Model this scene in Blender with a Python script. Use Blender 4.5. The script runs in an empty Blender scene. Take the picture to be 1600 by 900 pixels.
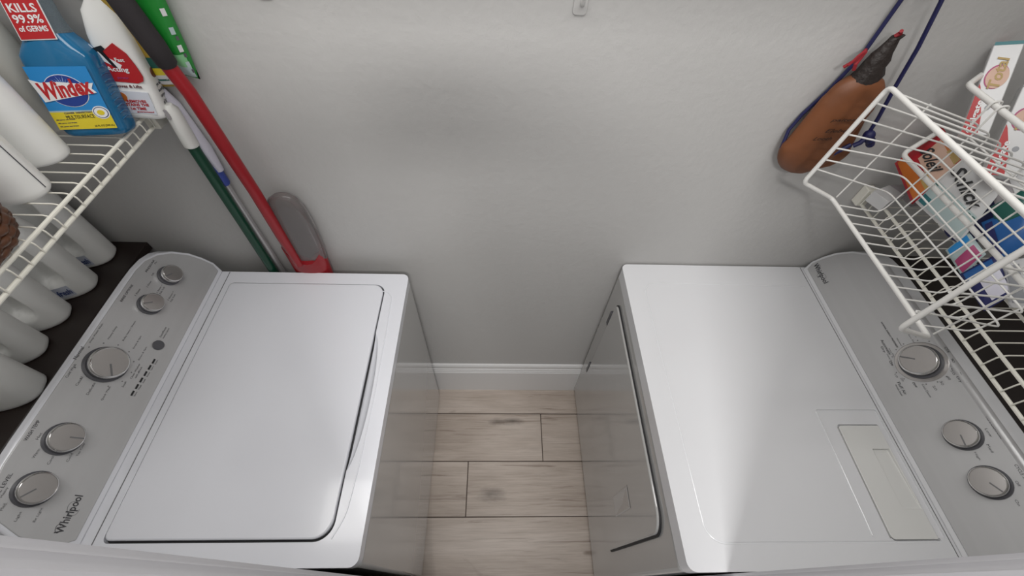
import bpy, bmesh, math, random
from mathutils import Vector, Matrix
random.seed(7)
S = bpy.context.scene
COL = S.collection
PI = math.pi

# ------------------------------------------------------------------ camera
cam_d = bpy.data.cameras.new('camera')
cam = bpy.data.objects.new('camera', cam_d)
COL.objects.link(cam)
cam_d.sensor_fit = 'HORIZONTAL'
cam_d.sensor_width = 36.0
cam_d.lens = 36.0 * 642.3252 / 1600.0
cam_d.clip_start = 0.01
R_ = Vector((0.99921171, -0.00999741, 0.03841876))
U_ = Vector((-0.01473049, 0.80530668, 0.59267543))
F_ = Vector((0.03686411, 0.59277416, -0.8045246))
mw = Matrix.Identity(4)
for i in range(3):
    mw[i][0] = R_[i]; mw[i][1] = U_[i]; mw[i][2] = -F_[i]
mw.translation = (-0.03072736, -0.78416372, 1.85953445)
cam.matrix_world = mw
S.camera = cam

# ------------------------------------------------------------------ world, lights, exposure
w = bpy.data.worlds.new('ambient'); S.world = w
w.use_nodes = True
w.node_tree.nodes['Background'].inputs[0].default_value = (0.93, 0.96, 1.0, 1)
w.node_tree.nodes['Background'].inputs[1].default_value = 0.55
def area(name, loc, size, power, target=None, shape='DISK', col=(1, .985, .968), size_y=None):
    d = bpy.data.lights.new(name, 'AREA'); d.shape = shape; d.size = size
    if size_y: d.size_y = size_y
    d.energy = power; d.color = col
    o = bpy.data.objects.new(name, d); COL.objects.link(o); o.location = loc
    if target is not None:
        o.rotation_euler = (Vector(target) - Vector(loc)).to_track_quat('-Z', 'Y').to_euler()
    return o
area('hall_ceiling_light', (0.07, -1.56, 2.40), 0.36, 20, shape='RECTANGLE', size_y=.14)
area('closet_fill_light', (-0.06, -0.44, 2.41), 1.7, 11.5, shape='RECTANGLE', size_y=.28)  # added overhead fill, unseen; stretched sideways to brighten consoles and jugs
S.view_settings.view_transform = 'Standard'
S.view_settings.look = 'None'
S.view_settings.gamma = 1.0
S.view_settings.use_curve_mapping = False
S.view_settings.exposure = -0.04

# ------------------------------------------------------------------ materials
MATS = {}
def mat(name, col, rough=.5, metal=0., coat=0., trans=0., alpha=1., spec=None, ior=None, bump=None, noise=None, sss=0.):
    if name in MATS: return MATS[name]
    m = bpy.data.materials.new(name); m.use_nodes = True
    nt = m.node_tree; b = nt.nodes['Principled BSDF']
    b.inputs['Base Color'].default_value = (*col, 1)
    b.inputs['Roughness'].default_value = rough
    b.inputs['Metallic'].default_value = metal
    b.inputs['Coat Weight'].default_value = coat
    b.inputs['Coat Roughness'].default_value = .08
    b.inputs['Transmission Weight'].default_value = trans
    b.inputs['Alpha'].default_value = alpha
    if spec is not None: b.inputs['Specular IOR Level'].default_value = spec
    if ior: b.inputs['IOR'].default_value = ior
    tc = nt.nodes.new('ShaderNodeTexCoord')
    if noise:                       # (scale, amount, mapping scale)
        n = nt.nodes.new('ShaderNodeTexNoise'); n.inputs['Scale'].default_value = noise[0]
        n.inputs['Detail'].default_value = 5
        mp = nt.nodes.new('ShaderNodeMapping')
        if len(noise) > 2: mp.inputs['Scale'].default_value = noise[2]
        nt.links.new(tc.outputs['Object'], mp.inputs[0]); nt.links.new(mp.outputs[0], n.inputs['Vector'])
        mx = nt.nodes.new('ShaderNodeMix'); mx.data_type = 'RGBA'
        d = noise[1]
        mx.inputs['A'].default_value = (*[max(0, c * (1 - d)) for c in col], 1)
        mx.inputs['B'].default_value = (*[min(1, c * (1 + d)) for c in col], 1)
        nt.links.new(n.outputs['Fac'], mx.inputs['Factor'])
        nt.links.new(mx.outputs['Result'], b.inputs['Base Color'])
    if bump:                        # (scale, strength, distance)
        n = nt.nodes.new('ShaderNodeTexNoise'); n.inputs['Scale'].default_value = bump[0]
        n.inputs['Detail'].default_value = 3
        nt.links.new(tc.outputs['Object'], n.inputs['Vector'])
        bp = nt.nodes.new('ShaderNodeBump'); bp.inputs['Strength'].default_value = bump[1]
        bp.inputs['Distance'].default_value = bump[2]
        nt.links.new(n.outputs['Fac'], bp.inputs['Height']); nt.links.new(bp.outputs[0], b.inputs['Normal'])
    MATS[name] = m
    return m

WALL = mat('wall_paint', (.505, .498, .486), .6, bump=(55, .22, .004), noise=(2.2, .025))
TRIM = mat('trim_paint', (.74, .735, .73), .4)
CASING = mat('casing_paint', (.62, .615, .64), .45)
CEIL = mat('ceiling_paint', (.75, .75, .74), .8)
ENAMEL = mat('white_enamel', (.735, .745, .79), .22, coat=.35)
ENAMEL_SHADED = mat('shaded_enamel_front', (.44, .435, .425), .10, coat=.6)  # white enamel with the shade of cabinet sides and door put into its colour
ENAMEL_D = mat('dryer_enamel', (.745, .75, .77), .22, coat=.35)
LINT = mat('lint_lid_plastic', (.74, .74, .72), .35)
PANEL = mat('silver_console', (.54, .54, .545), .34, metal=.35, noise=(60, .05, (1, .03, 1)))
KNOBF = mat('knob_brushed', (.46, .44, .43), .3, metal=.75)
CHROME = mat('knob_chrome', (.72, .71, .70), .16, metal=1.)
BLACK = mat('dark_gap', (.02, .02, .022), .6)
DKGREY = mat('dark_grey_plastic', (.09, .09, .10), .4)
PRINT = mat('console_print', (.045, .045, .05), .5)
PRINT_L = mat('console_print_light', (.16, .16, .165), .5)
DARKWOOD = mat('dark_board', (.018, .011, .009), .42, noise=(9, .35, (1, .1, 1)))
WIRE = mat('white_wire_coating', (.80, .79, .76), .35)
WIRE_C = mat('cream_wire_coating', (.78, .76, .68), .38)
HDPE = mat('white_bottle_plastic', (.90, .90, .875), .33)
HDPE_B = mat('cream_bottle_plastic', (.60, .585, .53), .38)
REDPOLE = mat('red_plastic', (.30, .008, .014), .3)
GRIP = mat('dark_foam_grip', (.022, .018, .020), .75, bump=(300, .3, .001))
SMOKE = mat('smoky_clear_plastic', (.40, .375, .37), .06, trans=.72, ior=1.28, coat=.5)
GREENP = mat('green_pole_paint', (.004, .055, .028), .3)
BLUEGRIP = mat('blue_grip', (.05, .09, .42), .45)
ALU = mat('grey_pole', (.55, .54, .54), .35, metal=.4)
LEATHER = mat('brown_leather', (.165, .055, .018), .5, noise=(14, .5), bump=(90, .2, .002))
NECKM = mat('dark_brown_wrap', (.018, .012, .010), .55, bump=(120, .7, .004))
CORD = mat('navy_cord', (.008, .009, .065), .55)
REDTHREAD = mat('red_thread', (.28, .012, .02), .7)
WICKER = mat('brown_reed', (.095, .036, .016), .3, noise=(40, .5))
BLUELIQ = mat('blue_liquid_plastic', (.018, .17, .36), .1, coat=.5, trans=.15, ior=1.3)
CLEARP = mat('clear_blue_tint_plastic', (.42, .50, .56), .08, trans=.8, ior=1.12)
def flat(name, col, rough=.45): return mat(name, col, rough)
RED = flat('print_red', (.48, .016, .02)); WHITE = flat('print_white', (.82, .82, .82)); YEL = flat('print_yellow', (.72, .58, .03))
LBLUE = flat('print_label_blue', (.02, .24, .58)); NAVY = flat('print_navy', (.014, .018, .11)); BLACKP = flat('print_black', (.012, .012, .014))
TEAL = flat('print_teal', (.03, .17, .19)); GOLD = flat('print_gold', (.42, .28, .08)); MAROON = flat('print_maroon', (.13, .022, .025))
ORANGE = flat('print_orange', (.55, .15, .02)); GREYP = flat('print_grey', (.3, .31, .33)); PINK = flat('print_pink', (.40, .05, .16))
GREENB = flat('pack_green', (.015, .22, .03), .25); PACKW = flat('pack_white', (.66, .66, .66), .3); PACKAQ = flat('pack_aqua', (.42, .52, .52), .3)
PACKBLUE = flat('pack_blue', (.015, .105, .33), .3); PACKYEL = flat('pack_yellow', (.42, .28, .035), .35); PEACH = flat('print_peach', (.62, .40, .30))
DKGREEN = flat('pack_dark_green', (.012, .10, .08), .3); PACKGREY = flat('pack_grey', (.36, .34, .35), .35); PACKRED = flat('pack_red', (.42, .02, .03), .28)
LAV = flat('lavender_white_plastic', (.66, .65, .74), .4); OFFW = flat('offwhite_plastic', (.72, .72, .69), .4)

# plank floor: grain, knots
def plank_mat():
    m = bpy.data.materials.new('wood_look_tile'); m.use_nodes = True; nt = m.node_tree; L = nt.links
    b = nt.nodes['Principled BSDF']; b.inputs['Roughness'].default_value = .42
    geo = nt.nodes.new('ShaderNodeNewGeometry'); oi = nt.nodes.new('ShaderNodeObjectInfo')
    mul = nt.nodes.new('ShaderNodeVectorMath'); mul.operation = 'ADD'
    comb = nt.nodes.new('ShaderNodeCombineXYZ')
    r = nt.nodes.new('ShaderNodeMath'); r.operation = 'MULTIPLY'; r.inputs[1].default_value = 37.
    L.new(oi.outputs['Random'], r.inputs[0]); L.new(r.outputs[0], comb.inputs[2])
    L.new(geo.outputs['Position'], mul.inputs[0]); L.new(comb.outputs[0], mul.inputs[1])
    def noise(scale, sc, detail=6, rough=.6, dist=0.):
        mp = nt.nodes.new('ShaderNodeMapping'); mp.inputs['Scale'].default_value = sc
        L.new(mul.outputs[0], mp.inputs[0])
        n = nt.nodes.new('ShaderNodeTexNoise'); n.inputs['Scale'].default_value = scale
        n.inputs['Detail'].default_value = detail; n.inputs['Roughness'].default_value = rough
        n.inputs['Distortion'].default_value = dist
        L.new(mp.outputs[0], n.inputs['Vector']); return n
    def ramp(src, stops):
        rp = nt.nodes.new('ShaderNodeValToRGB'); e = rp.color_ramp.elements
        e[0].position, e[0].color = stops[0][0], (*stops[0][1], 1)
        e[1].position, e[1].color = stops[-1][0], (*stops[-1][1], 1)
        for p, c in stops[1:-1]:
            k = e.new(p); k.color = (*c, 1)
        L.new(src, rp.inputs[0]); return rp
    base = ramp(noise(3.0, (.35, 2.4, 1), 8, .62, .6).outputs['Fac'],
                [(.30, (.40, .335, .285)), (.48, (.50, .43, .375)), (.66, (.60, .53, .475)), (.8, (.66, .60, .545))])
    streak = ramp(noise(14., (.22, 5.5, 1), 6, .65, .9).outputs['Fac'], [(.26, (.50, .44, .40)), (.43, (.93, .915, .90)), (.7, (1.03, 1.02, 1.01))])
    fine = ramp(noise(60., (.15, 3.5, 1), 3, .6).outputs['Fac'], [(.3, (.86, .85, .84)), (.6, (1, 1, 1))])
    knot = ramp(noise(5.5, (.7, 1.5, 1), 2, .5, 1.2).outputs['Fac'], [(.20, (.42, .36, .32)), (.30, (1, 1, 1))])
    cur = base.outputs[0]
    for o in (streak, fine, knot):
        mx = nt.nodes.new('ShaderNodeMix'); mx.data_type = 'RGBA'; mx.blend_type = 'MULTIPLY'
        mx.inputs['Factor'].default_value = 1.
        L.new(cur, mx.inputs['A']); L.new(o.outputs[0], mx.inputs['B']); cur = mx.outputs['Result']
    # the two printed knots near the middle of the aisle
    for kx, ky, sx, sy in ((-.02, -.165, 26., 60.), (.05, -.165, 20., 60.), (-.045, -.465, 18., 40.)):
        sub = nt.nodes.new('ShaderNodeVectorMath'); sub.operation = 'SUBTRACT'; sub.inputs[1].default_value = (kx, ky, 0)
        L.new(geo.outputs['Position'], sub.inputs[0])
        ml = nt.nodes.new('ShaderNodeVectorMath'); ml.operation = 'MULTIPLY'; ml.inputs[1].default_value = (sx, sy, 0)
        L.new(sub.outputs[0], ml.inputs[0])
        ln = nt.nodes.new('ShaderNodeVectorMath'); ln.operation = 'LENGTH'; L.new(ml.outputs[0], ln.inputs[0])
        nn = noise(30., (.6, 1.4, 1), 4, .6)
        ad = nt.nodes.new('ShaderNodeMath'); ad.operation = 'MULTIPLY_ADD'; ad.inputs[1].default_value = 1.5
        L.new(nn.outputs['Fac'], ad.inputs[0]); L.new(ln.outputs['Value'], ad.inputs[2])
        rp = ramp(ad.outputs[0], [(.62, (.50, .43, .38)), (1.0, (.86, .83, .80))])
        mr = nt.nodes.new('ShaderNodeMapRange'); mr.inputs['From Min'].default_value = .7; mr.inputs['From Max'].default_value = 2.0
        mr.inputs['To Min'].default_value = .42; mr.inputs['To Max'].default_value = 1.
        L.new(ad.outputs[0], mr.inputs['Value'])
        mx = nt.nodes.new('ShaderNodeMix'); mx.data_type = 'RGBA'; mx.blend_type = 'MULTIPLY'; mx.inputs['Factor'].default_value = 1.
        L.new(cur, mx.inputs['A']); L.new(mr.outputs[0], mx.inputs['B']); cur = mx.outputs['Result']
        nt.nodes.remove(rp)
    L.new(cur, b.inputs['Base Color'])
    bp = nt.nodes.new('ShaderNodeBump'); bp.inputs['Strength'].default_value = .12; bp.inputs['Distance'].default_value = .002
    L.new(fine.outputs[0], bp.inputs['Height']); L.new(bp.outputs[0], b.inputs['Normal'])
    return m
PLANK = plank_mat()
GROUT = mat('dark_grout', (.085, .065, .055), .85)

# ------------------------------------------------------------------ builders
ORG = {}
def obj(name, bm, m, parent=None, smooth=False, bevel=0., seg=2, angle=35, kind=None, label=None):
    """link the bmesh (world coordinates) as one mesh object, its origin at the thing's base"""
    off = ORG.get(parent.name, Vector()) if parent else Vector()
    if off.length: bmesh.ops.translate(bm, verts=bm.verts, vec=-off)
    bmesh.ops.recalc_face_normals(bm, faces=bm.faces)
    me = bpy.data.meshes.new(name); bm.to_mesh(me); bm.free()
    o = bpy.data.objects.new(name, me); COL.objects.link(o)
    ms = m if isinstance(m, (list, tuple)) else [m]
    for k in ms: me.materials.append(k)
    if smooth:
        me.set_sharp_from_angle(angle=math.radians(angle))
        for p in me.polygons: p.use_smooth = True
    if parent:
        o.parent = parent; ORG[o.name] = off
    if bevel:
        b = o.modifiers.new('bevel', 'BEVEL'); b.width = bevel; b.segments = seg; b.limit_method = 'ANGLE'; b.angle_limit = math.radians(30)
        b.harden_normals = False
        for p in me.polygons: p.use_smooth = True
        me.set_sharp_from_angle(angle=math.radians(30))
    if kind: o['kind'] = kind
    if label: o['label'] = label
    return o
def tag(o, label, cat, group=None):
    o['label'] = label; o['category'] = cat
    if group: o['group'] = group
    return o
def thing(name, label, cat, loc=(0, 0, 0), group=None):
    o = bpy.data.objects.new(name, None); COL.objects.link(o); o.location = loc
    o.empty_display_size = .05
    ORG[o.name] = Vector(loc)
    return tag(o, label, cat, group)
def struct(name, bm, m, **k): return obj(name, bm, m, kind='structure', **k)

def BM(): return bmesh.new()
def box(bm, x0, x1, y0, y1, z0, z1):
    vs = [bm.verts.new((x, y, z)) for z in (z0, z1) for y in (y0, y1) for x in (x0, x1)]
    for f in ((0, 2, 3, 1), (4, 5, 7, 6), (0, 1, 5, 4), (2, 6, 7, 3), (0, 4, 6, 2), (1, 3, 7, 5)):
        bm.faces.new([vs[i] for i in f])
    return bm
def frame(t, ref=(0, 0, 1)):
    t = t.normalized(); r = Vector(ref)
    if abs(t.dot(r)) > .95: r = Vector((1, 0, 0))
    a = t.cross(r).normalized(); return a, t.cross(a).normalized()
def tube(bm, pts, r, n=8, closed=False, cap=True):
    pts = [Vector(p) for p in pts]; N = len(pts); rings = []
    a = None
    for i, p in enumerate(pts):
        if closed: t = (pts[(i + 1) % N] - pts[i - 1])
        elif i == 0: t = pts[1] - p
        elif i == N - 1: t = p - pts[i - 1]
        else: t = (pts[i + 1] - p).normalized() + (p - pts[i - 1]).normalized()
        t = t.normalized()
        if a is None: a, b = frame(t)
        else:
            a = (a - t * a.dot(t)).normalized(); b = t.cross(a)
        k = 1.
        if 0 < i < N - 1 and not closed:
            c = (pts[i + 1] - p).normalized().dot((p - pts[i - 1]).normalized()); k = 1 / max(.6, math.sqrt(max(0, (1 + c) / 2)))
        rr = r[i] if isinstance(r, (list, tuple)) else r
        rings.append([bm.verts.new(p + (a * math.cos(2 * PI * j / n) + b * math.sin(2 * PI * j / n)) * rr * (k if k < 1.3 else 1.3)) for j in range(n)])
    M_ = N if closed else N - 1
    for i in range(M_):
        A, B = rings[i], rings[(i + 1) % N]
        for j in range(n): bm.faces.new((A[j], A[(j + 1) % n], B[(j + 1) % n], B[j]))
    if cap and not closed:
        bm.faces.new(rings[0][::-1]); bm.faces.new(rings[-1])
    return bm
def round_path(pts, r=.012, n=4):
    """rounds the corners of a polyline"""
    pts = [Vector(p) for p in pts]; out = [pts[0]]
    for i in range(1, len(pts) - 1):
        p, a, b = pts[i], pts[i - 1] - pts[i], pts[i + 1] - pts[i]
        d = min(r, a.length * .45, b.length * .45); A = p + a.normalized() * d; B = p + b.normalized() * d
        for k in range(n + 1):
            t = k / n; out.append(A * (1 - t) ** 2 + p * 2 * t * (1 - t) + B * t ** 2)
    out.append(pts[-1]); return out
def loft(bm, secs, cap=True):
    rings = [[bm.verts.new(p) for p in s] for s in secs]; n = len(rings[0])
    for A, B in zip(rings, rings[1:]):
        for j in range(n): bm.faces.new((A[j], A[(j + 1) % n], B[(j + 1) % n], B[j]))
    if cap: bm.faces.new(rings[0][::-1]); bm.faces.new(rings[-1])
    return bm
def sell(cx, cy, z, hx, hy, e=2.6, n=32):
    out = []
    for j in range(n):
        t = 2 * PI * j / n; c, s = math.cos(t), math.sin(t)
        out.append(Vector((cx + hx * math.copysign(abs(c) ** (2 / e), c), cy + hy * math.copysign(abs(s) ** (2 / e), s), z)))
    return out
def rrect(x0, x1, y0, y1, r, n=6):
    """rounded rectangle outline (2D); r = one radius or four (x1y1, x0y1, x0y0, x1y0)"""
    rs = r if isinstance(r, (list, tuple)) else [r] * 4
    out = []
    for (cx, cy, a0), q in zip(((x1, y1, 0), (x0, y1, 90), (x0, y0, 180), (x1, y0, 270)), rs):
        sx = -1 if cx == x1 else 1; sy = -1 if cy == y1 else 1
        for k in range(n + 1):
            a = math.radians(a0 + 90 * k / n)
            out.append((cx + sx * q + q * math.cos(a), cy + sy * q + q * math.sin(a)))
    return out
def prism(bm, poly, z0, z1, M=None):
    """extrudes a 2D outline between two heights of the frame M"""
    M = M or Matrix.Identity(4)
    return loft(bm, [[M @ Vector((x, y, z)) for x, y in poly] for z in (z0, z1)])
def boolean(o, bm):
    bpy.context.view_layer.update()
    me = bpy.data.meshes.new('cutter'); bmesh.ops.recalc_face_normals(bm, faces=bm.faces); bm.to_mesh(me); bm.free()
    c = bpy.data.objects.new('cutter', me); COL.objects.link(c); c.matrix_world = o.matrix_world
    md = o.modifiers.new('cut', 'BOOLEAN'); md.operation = 'DIFFERENCE'; md.object = c; md.solver = 'EXACT'
    dg = bpy.context.evaluated_depsgraph_get(); dg.update()
    new = bpy.data.meshes.new_from_object(o.evaluated_get(dg))
    o.modifiers.remove(md); old = o.data; nm = old.name; o.data = new; bpy.data.meshes.remove(old); new.name = nm
    bpy.data.objects.remove(c); bpy.data.meshes.remove(me)
FONT = {}
def text_bm(s, origin, u, v, width=None, height=None, align='L', depth=.0004, shear=0., bold=0.):
    """lettering as thin mesh: u = reading direction, v = up; scaled to width and/or height"""
    cu = bpy.data.curves.new('t', 'FONT'); cu.body = s; cu.resolution_u = 2; cu.shear = shear; cu.extrude = .0; cu.offset = bold
    o = bpy.data.objects.new('t', cu); COL.objects.link(o)
    dg = bpy.context.evaluated_depsgraph_get()
    me = o.evaluated_get(dg).to_mesh()
    pts = [x.co.copy() for x in me.vertices]; polys = [tuple(p.vertices) for p in me.polygons]
    o.evaluated_get(dg).to_mesh_clear(); bpy.data.objects.remove(o); bpy.data.curves.remove(cu)
    x0, x1 = min(p.x for p in pts), max(p.x for p in pts); y0, y1 = min(p.y for p in pts), max(p.y for p in pts)
    sx = (width / (x1 - x0)) if width else None; sy = (height / (y1 - y0)) if height else None
    sx = sx or sy; sy = sy or sx
    u, v = Vector(u).normalized(), Vector(v).normalized(); n = u.cross(v)
    ox = {'L': x0, 'C': (x0 + x1) / 2, 'R': x1}[align]; oy = y0 if align != 'C' else (y0 + y1) / 2
    bm = BM(); o_ = Vector(origin)
    vs = [bm.verts.new(o_ + u * (p.x - ox) * sx + v * (p.y - oy) * sy + n * depth) for p in pts]
    for f in polys:
        try: bm.faces.new([vs[i] for i in f])
        except ValueError: pass
    r = bmesh.ops.extrude_face_region(bm, geom=bm.faces[:])
    bmesh.ops.translate(bm, verts=[g for g in r['geom'] if isinstance(g, bmesh.types.BMVert)], vec=-n * depth)
    return bm

# ------------------------------------------------------------------ the room
XL, XR, YF, ZC = -1.23, 1.40, -.7625, 2.44
struct('wall_back', box(BM(), XL - .1, XR + .1, 0, .1, 0, ZC), WALL)
struct('wall_left', box(BM(), XL - .1, XL, -.88, 0, 0, ZC), WALL)
struct('wall_right', box(BM(), XR, XR + .1, -.88, 0, 0, ZC), WALL)
DX0, DX1 = -.245, .42
bm = BM()
box(bm, XL - .1, DX0 - .012, -.88, YF, 0, ZC); box(bm, DX1 + .012, XR + .1, -.88, YF, 0, ZC); box(bm, DX0 - .012, DX1 + .012, -.88, YF, 2.05, ZC)
struct('wall_front', bm, WALL)
struct('ceiling', box(BM(), XL - .1, XR + .1, -2.6, .1, ZC, ZC + .05), CEIL)
# door jambs with a stop moulding
def jamb(name, x, s):
    prof = [(-.012, YF), (0, YF), (.0005, YF - .003), (.0035, YF - .0045), (.0035, YF - .0075), (.006, YF - .010), (.012, YF - .012), (.012, YF - .052), (0, YF - .054), (0, -.885), (-.012, -.885)]
    bm = BM(); prism(bm, [(x + s * a, b) for a, b in prof], .0, 2.05)
    struct(name, bm, CASING, smooth=True, angle=60)
jamb('trim_1', DX0, 1); jamb('trim_2', DX1, -1)
# baseboard with beads, a profile extruded along x
prof = [(0, 0), (-.016, 0), (-.016, .186), (-.012, .190), (-.015, .194), (-.015, .199), (-.0115, .203), (-.0135, .207), (-.0135, .213), (-.010, .217), (-.010, .236), (-.006, .2445), (0, .2455)]
bm = BM(); loft(bm, [[Vector((x, y, z)) for y, z in prof] for x in (XL, XR)])
struct('baseboard_back', bm, TRIM, smooth=True, angle=25)
# floor: grout bed with plank tiles as pieces
fl = struct('floor', box(BM(), XL - .1, XR + .1, -2.6, .1, -.05, -.0015), GROUT)
rows = [(0.0, -.1309, -.62), (-.1309, -.3373, .1787 - 1.2), (-.3373, -.547, -.1415 - 1.2), (-.547, -.752, -.45 - 1.2), (-.752, -.957, -.35 - 1.2), (-.957, -1.162, -.75), (-1.162, -1.367, -.1 - 1.2)]
for y1, y0, xs in rows:
    x = xs - 1.2
    while x < XR:
        a, b = max(x, XL), min(x + 1.2, XR)
        if b - a > .02:
            o = obj('plank', box(BM(), a + .0017, b - .0017, y0 + .0017, y1 - .0017, -.01, random.uniform(-.0003, .0003)), PLANK, fl, bevel=.0012, seg=1)
        x += 1.2
# clear adhesive hooks on the back wall
for x, z, lb in ((.1015, 1.578, 'small clear adhesive hook on the back wall, right of the top centre'), (-.415, 1.583, 'small clear adhesive hook on the back wall at the upper left')):
    t = thing('adhesive_hook', lb, 'hook', (x, 0, z))
    obj('backplate', prism(BM(), rrect(x - .012, x + .012, z, z + .055, .006), 0, .0022, Matrix(((1, 0, 0, 0), (0, 0, -1, 0), (0, 1, 0, 0), (0, 0, 0, 1)))), WALL, t, bevel=.0006, seg=1)
    bm = BM(); tube(bm, round_path([(x + .002, -.002, z + .022), (x + .002, -.012, z + .016), (x + .002, -.014, z + .028)], .006), .003, 8)
    obj('hook_arm', bm, WALL, t, smooth=True)

# ------------------------------------------------------------------ appliances
class Con:
    """the sloped control face: y along the room, s up the slope, h off the face"""
    def __init__(c, P, Uv, s):
        c.P, c.U, c.sg = Vector(P), Vector(Uv).normalized(), s
        c.N = Vector((s * c.U.z, 0, -s * c.U.x)); c.N = c.N if c.N.z > 0 else -c.N
        c.rd = Vector((0, 1 if s > 0 else -1, 0))          # reading direction
    def at(c, y, s, h=0.): return c.P + Vector((0, y, 0)) + c.U * s + c.N * h
    def M(c, y, s, h=0.):
        m = Matrix.Identity(4); X = c.rd
        for i in range(3): m[i][0] = X[i]; m[i][1] = c.U[i]; m[i][2] = c.N[i]
        m.translation = c.at(y, s, h); return m
def lathe_bm(prof, M, n=40):
    bm = BM(); loft(bm, [[M @ Vector((r * math.cos(2 * PI * j / n), r * math.sin(2 * PI * j / n), z)) for j in range(n)] for r, z in prof]); return bm
def knob(root, C, y, s, R, ang, ring=False):
    M = C.M(y, s, .0015)
    k = obj('knob', lathe_bm([(R * 1.12, 0), (R * 1.12, .004), (R * 1.0, .006), (R * .98, .016)], M), DKGREY, root, smooth=True)
    obj('rim', lathe_bm([(R * .985, .014), (R * 1.0, .018), (R * .97, .0225), (R * .90, .0235), (R * .86, .0215)], M), CHROME, k, smooth=True, angle=60)
    obj('face', lathe_bm([(R * .875, .019), (R * .875, .0222), (R * .5, .0225), (R * .02, .0226)], M), KNOBF, k, smooth=True)
    a = math.radians(ang); d = Vector((math.cos(a), math.sin(a), 0)); p = Vector((-d.y, d.x, 0))
    bm = BM(); loft(bm, [[M @ (d * x + p * q * R * .045 + Vector((0, 0, z))) for x, q in ((.12 * R, -1), (.86 * R, -1), (.86 * R, 1), (.12 * R, 1))] for z in (.0224, .0232)])
    obj('pointer', bm, PRINT_L, k)
    if ring: obj('bezel', lathe_bm([(R * 1.12, .0), (R * 1.34, .0), (R * 1.34, .0012), (R * 1.30, .002), (R * 1.12, .0012)], M), KNOBF, k, smooth=True)
def console(root, C, y0, y1, back_x, enamel, tin=.003):
    """white housing with big rounded upper corners and a silver face plate"""
    def outl(ins, lo):
        o = []
        arc = [(.0, lo), (-.006, .038), (.000, .020)]
        far = [(y1 - .008, lo), (y1 + .002, .030), (y1 - .0005, .060), (y1 - .008, .092), (y1 - .026, .124), (y1 - .050, .147), (y1 - .080, .161), (y1 - .115, .1672), (y1 - .16, .169)]
        near = [(y0 + y1 - a, b) for a, b in reversed(far)]
        pts = far + near
        cy = (y0 + y1) / 2; return [((cy + (a - cy) * (1 - ins / ((y1 - y0) / 2))), min(b, .169 - tin * (ins > 0)) if b > lo else b) for a, b in pts]
    o = outl(0, 0.0)
    bm = BM(); fr = [bm.verts.new(C.at(a, b)) for a, b in o]
    bk = [bm.verts.new(Vector((back_x, C.at(a, b).y, C.at(a, b).z))) for a, b in o]
    n = len(o); bm.faces.new(fr); bm.faces.new(bk[::-1])
    for i in range(n): bm.faces.new((fr[i], fr[(i + 1) % n], bk[(i + 1) % n], bk[i]))
    h = obj('console', bm, enamel, root, bevel=.0035, seg=3)
    p = outl(.0075, .0115)
    bm = BM(); loft(bm, [[C.at(a, b, hh) for a, b in p] for hh in (-.004, .0016)])
    obj('control_panel', bm, PANEL, h, bevel=.0012, seg=2)
    return h
def label(root, C, items, parent=None, m=PRINT, hh=.0020):
    for s, ya, yb, sa, ht in items:
        o = obj('lettering', text_bm(s, C.at(ya, sa, hh), C.rd, C.U, width=abs(yb - ya), height=ht), m, parent or root)
def ticks(root, C, y, s, R, angs, m=PRINT_L):
    bm = BM()
    for a in angs:
        a = math.radians(a); q = C.M(y, s, .0018)
        c = q @ Vector((R * math.cos(a), R * math.sin(a), 0))
        loft(bm, [[c + C.rd * (.0013 * math.cos(t)) + C.U * (.0013 * math.sin(t)) + C.N * z for t in [2 * PI * j / 8 for j in range(8)]] for z in (0, .0004)])
    return obj('dial_marks', bm, m, root, kind='stuff')

# ---- washer
W0 = (-.62, -.396, 0)
washer = thing('washing_machine', 'white top-loading washer with silver console, left of the aisle', 'washer', W0)
wx0, wx1, wy0, wy1, wH = -.965, -.2849, -.7468, -.0447, .915
cab = obj('cabinet', box(BM(), wx0, wx1 - .002, wy0 + .002, wy1 - .002, .025, .8825), ENAMEL_SHADED, washer, bevel=.008, seg=3)
bm = BM(); prism(bm, rrect(wx0, wx1, wy0, wy1, [.018, .01, .01, .018]), .886, wH)
top = obj('top_panel', bm, ENAMEL, washer)
obj('top_gap', box(BM(), wx0 + .02, wx1 - .006, wy0 + .006, wy1 - .006, .8822, .8864), BLACK, washer)
lid_out = rrect(-.772, -.3475, -.7005, -.0855, [.03, .012, .012, .036], 8)
cut = BM(); prism(cut, [(x + (.0035 if x > -.5 else -.002), y + (.0022 if y > -.4 else -.0045)) for x, y in lid_out], wH - .012, wH + .02)
bmesh.ops.translate(cut, verts=cut.verts, vec=-Vector(W0)); boolean(top, cut)
cut = BM(); bmesh.ops.create_uvsphere(cut, u_segments=40, v_segments=20, radius=1)
for v in cut.verts: v.co = Vector((-.349 + v.co.x * .026, -.408 + v.co.y * .175, wH + .004 + v.co.z * .022)) - Vector(W0)
boolean(top, cut)
b = top.modifiers.new('bevel', 'BEVEL'); b.width = .004; b.segments = 3; b.limit_method = 'ANGLE'; b.angle_limit = math.radians(40)
top.data.set_sharp_from_angle(angle=math.radians(30))
obj('lid_gap_shade', prism(BM(), [(x + (.0030 if x > -.5 else -.0015), y + (.0018 if y > -.4 else -.0040)) for x, y in lid_out], wH - .0118, wH - .0095), BLACK, washer)  # black liner standing in for the shade inside the lid gap
bm = BM(); prism(bm, lid_out, wH - .0094, wH + .0035)
obj('lid', bm, ENAMEL, washer, bevel=.0035, seg=3)
bm = BM(); box(bm, -.7905, -.7885, wy0 + .006, wy1 - .002, wH - .001, wH + .0004); obj('seam', bm, PRINT_L, top)
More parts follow.
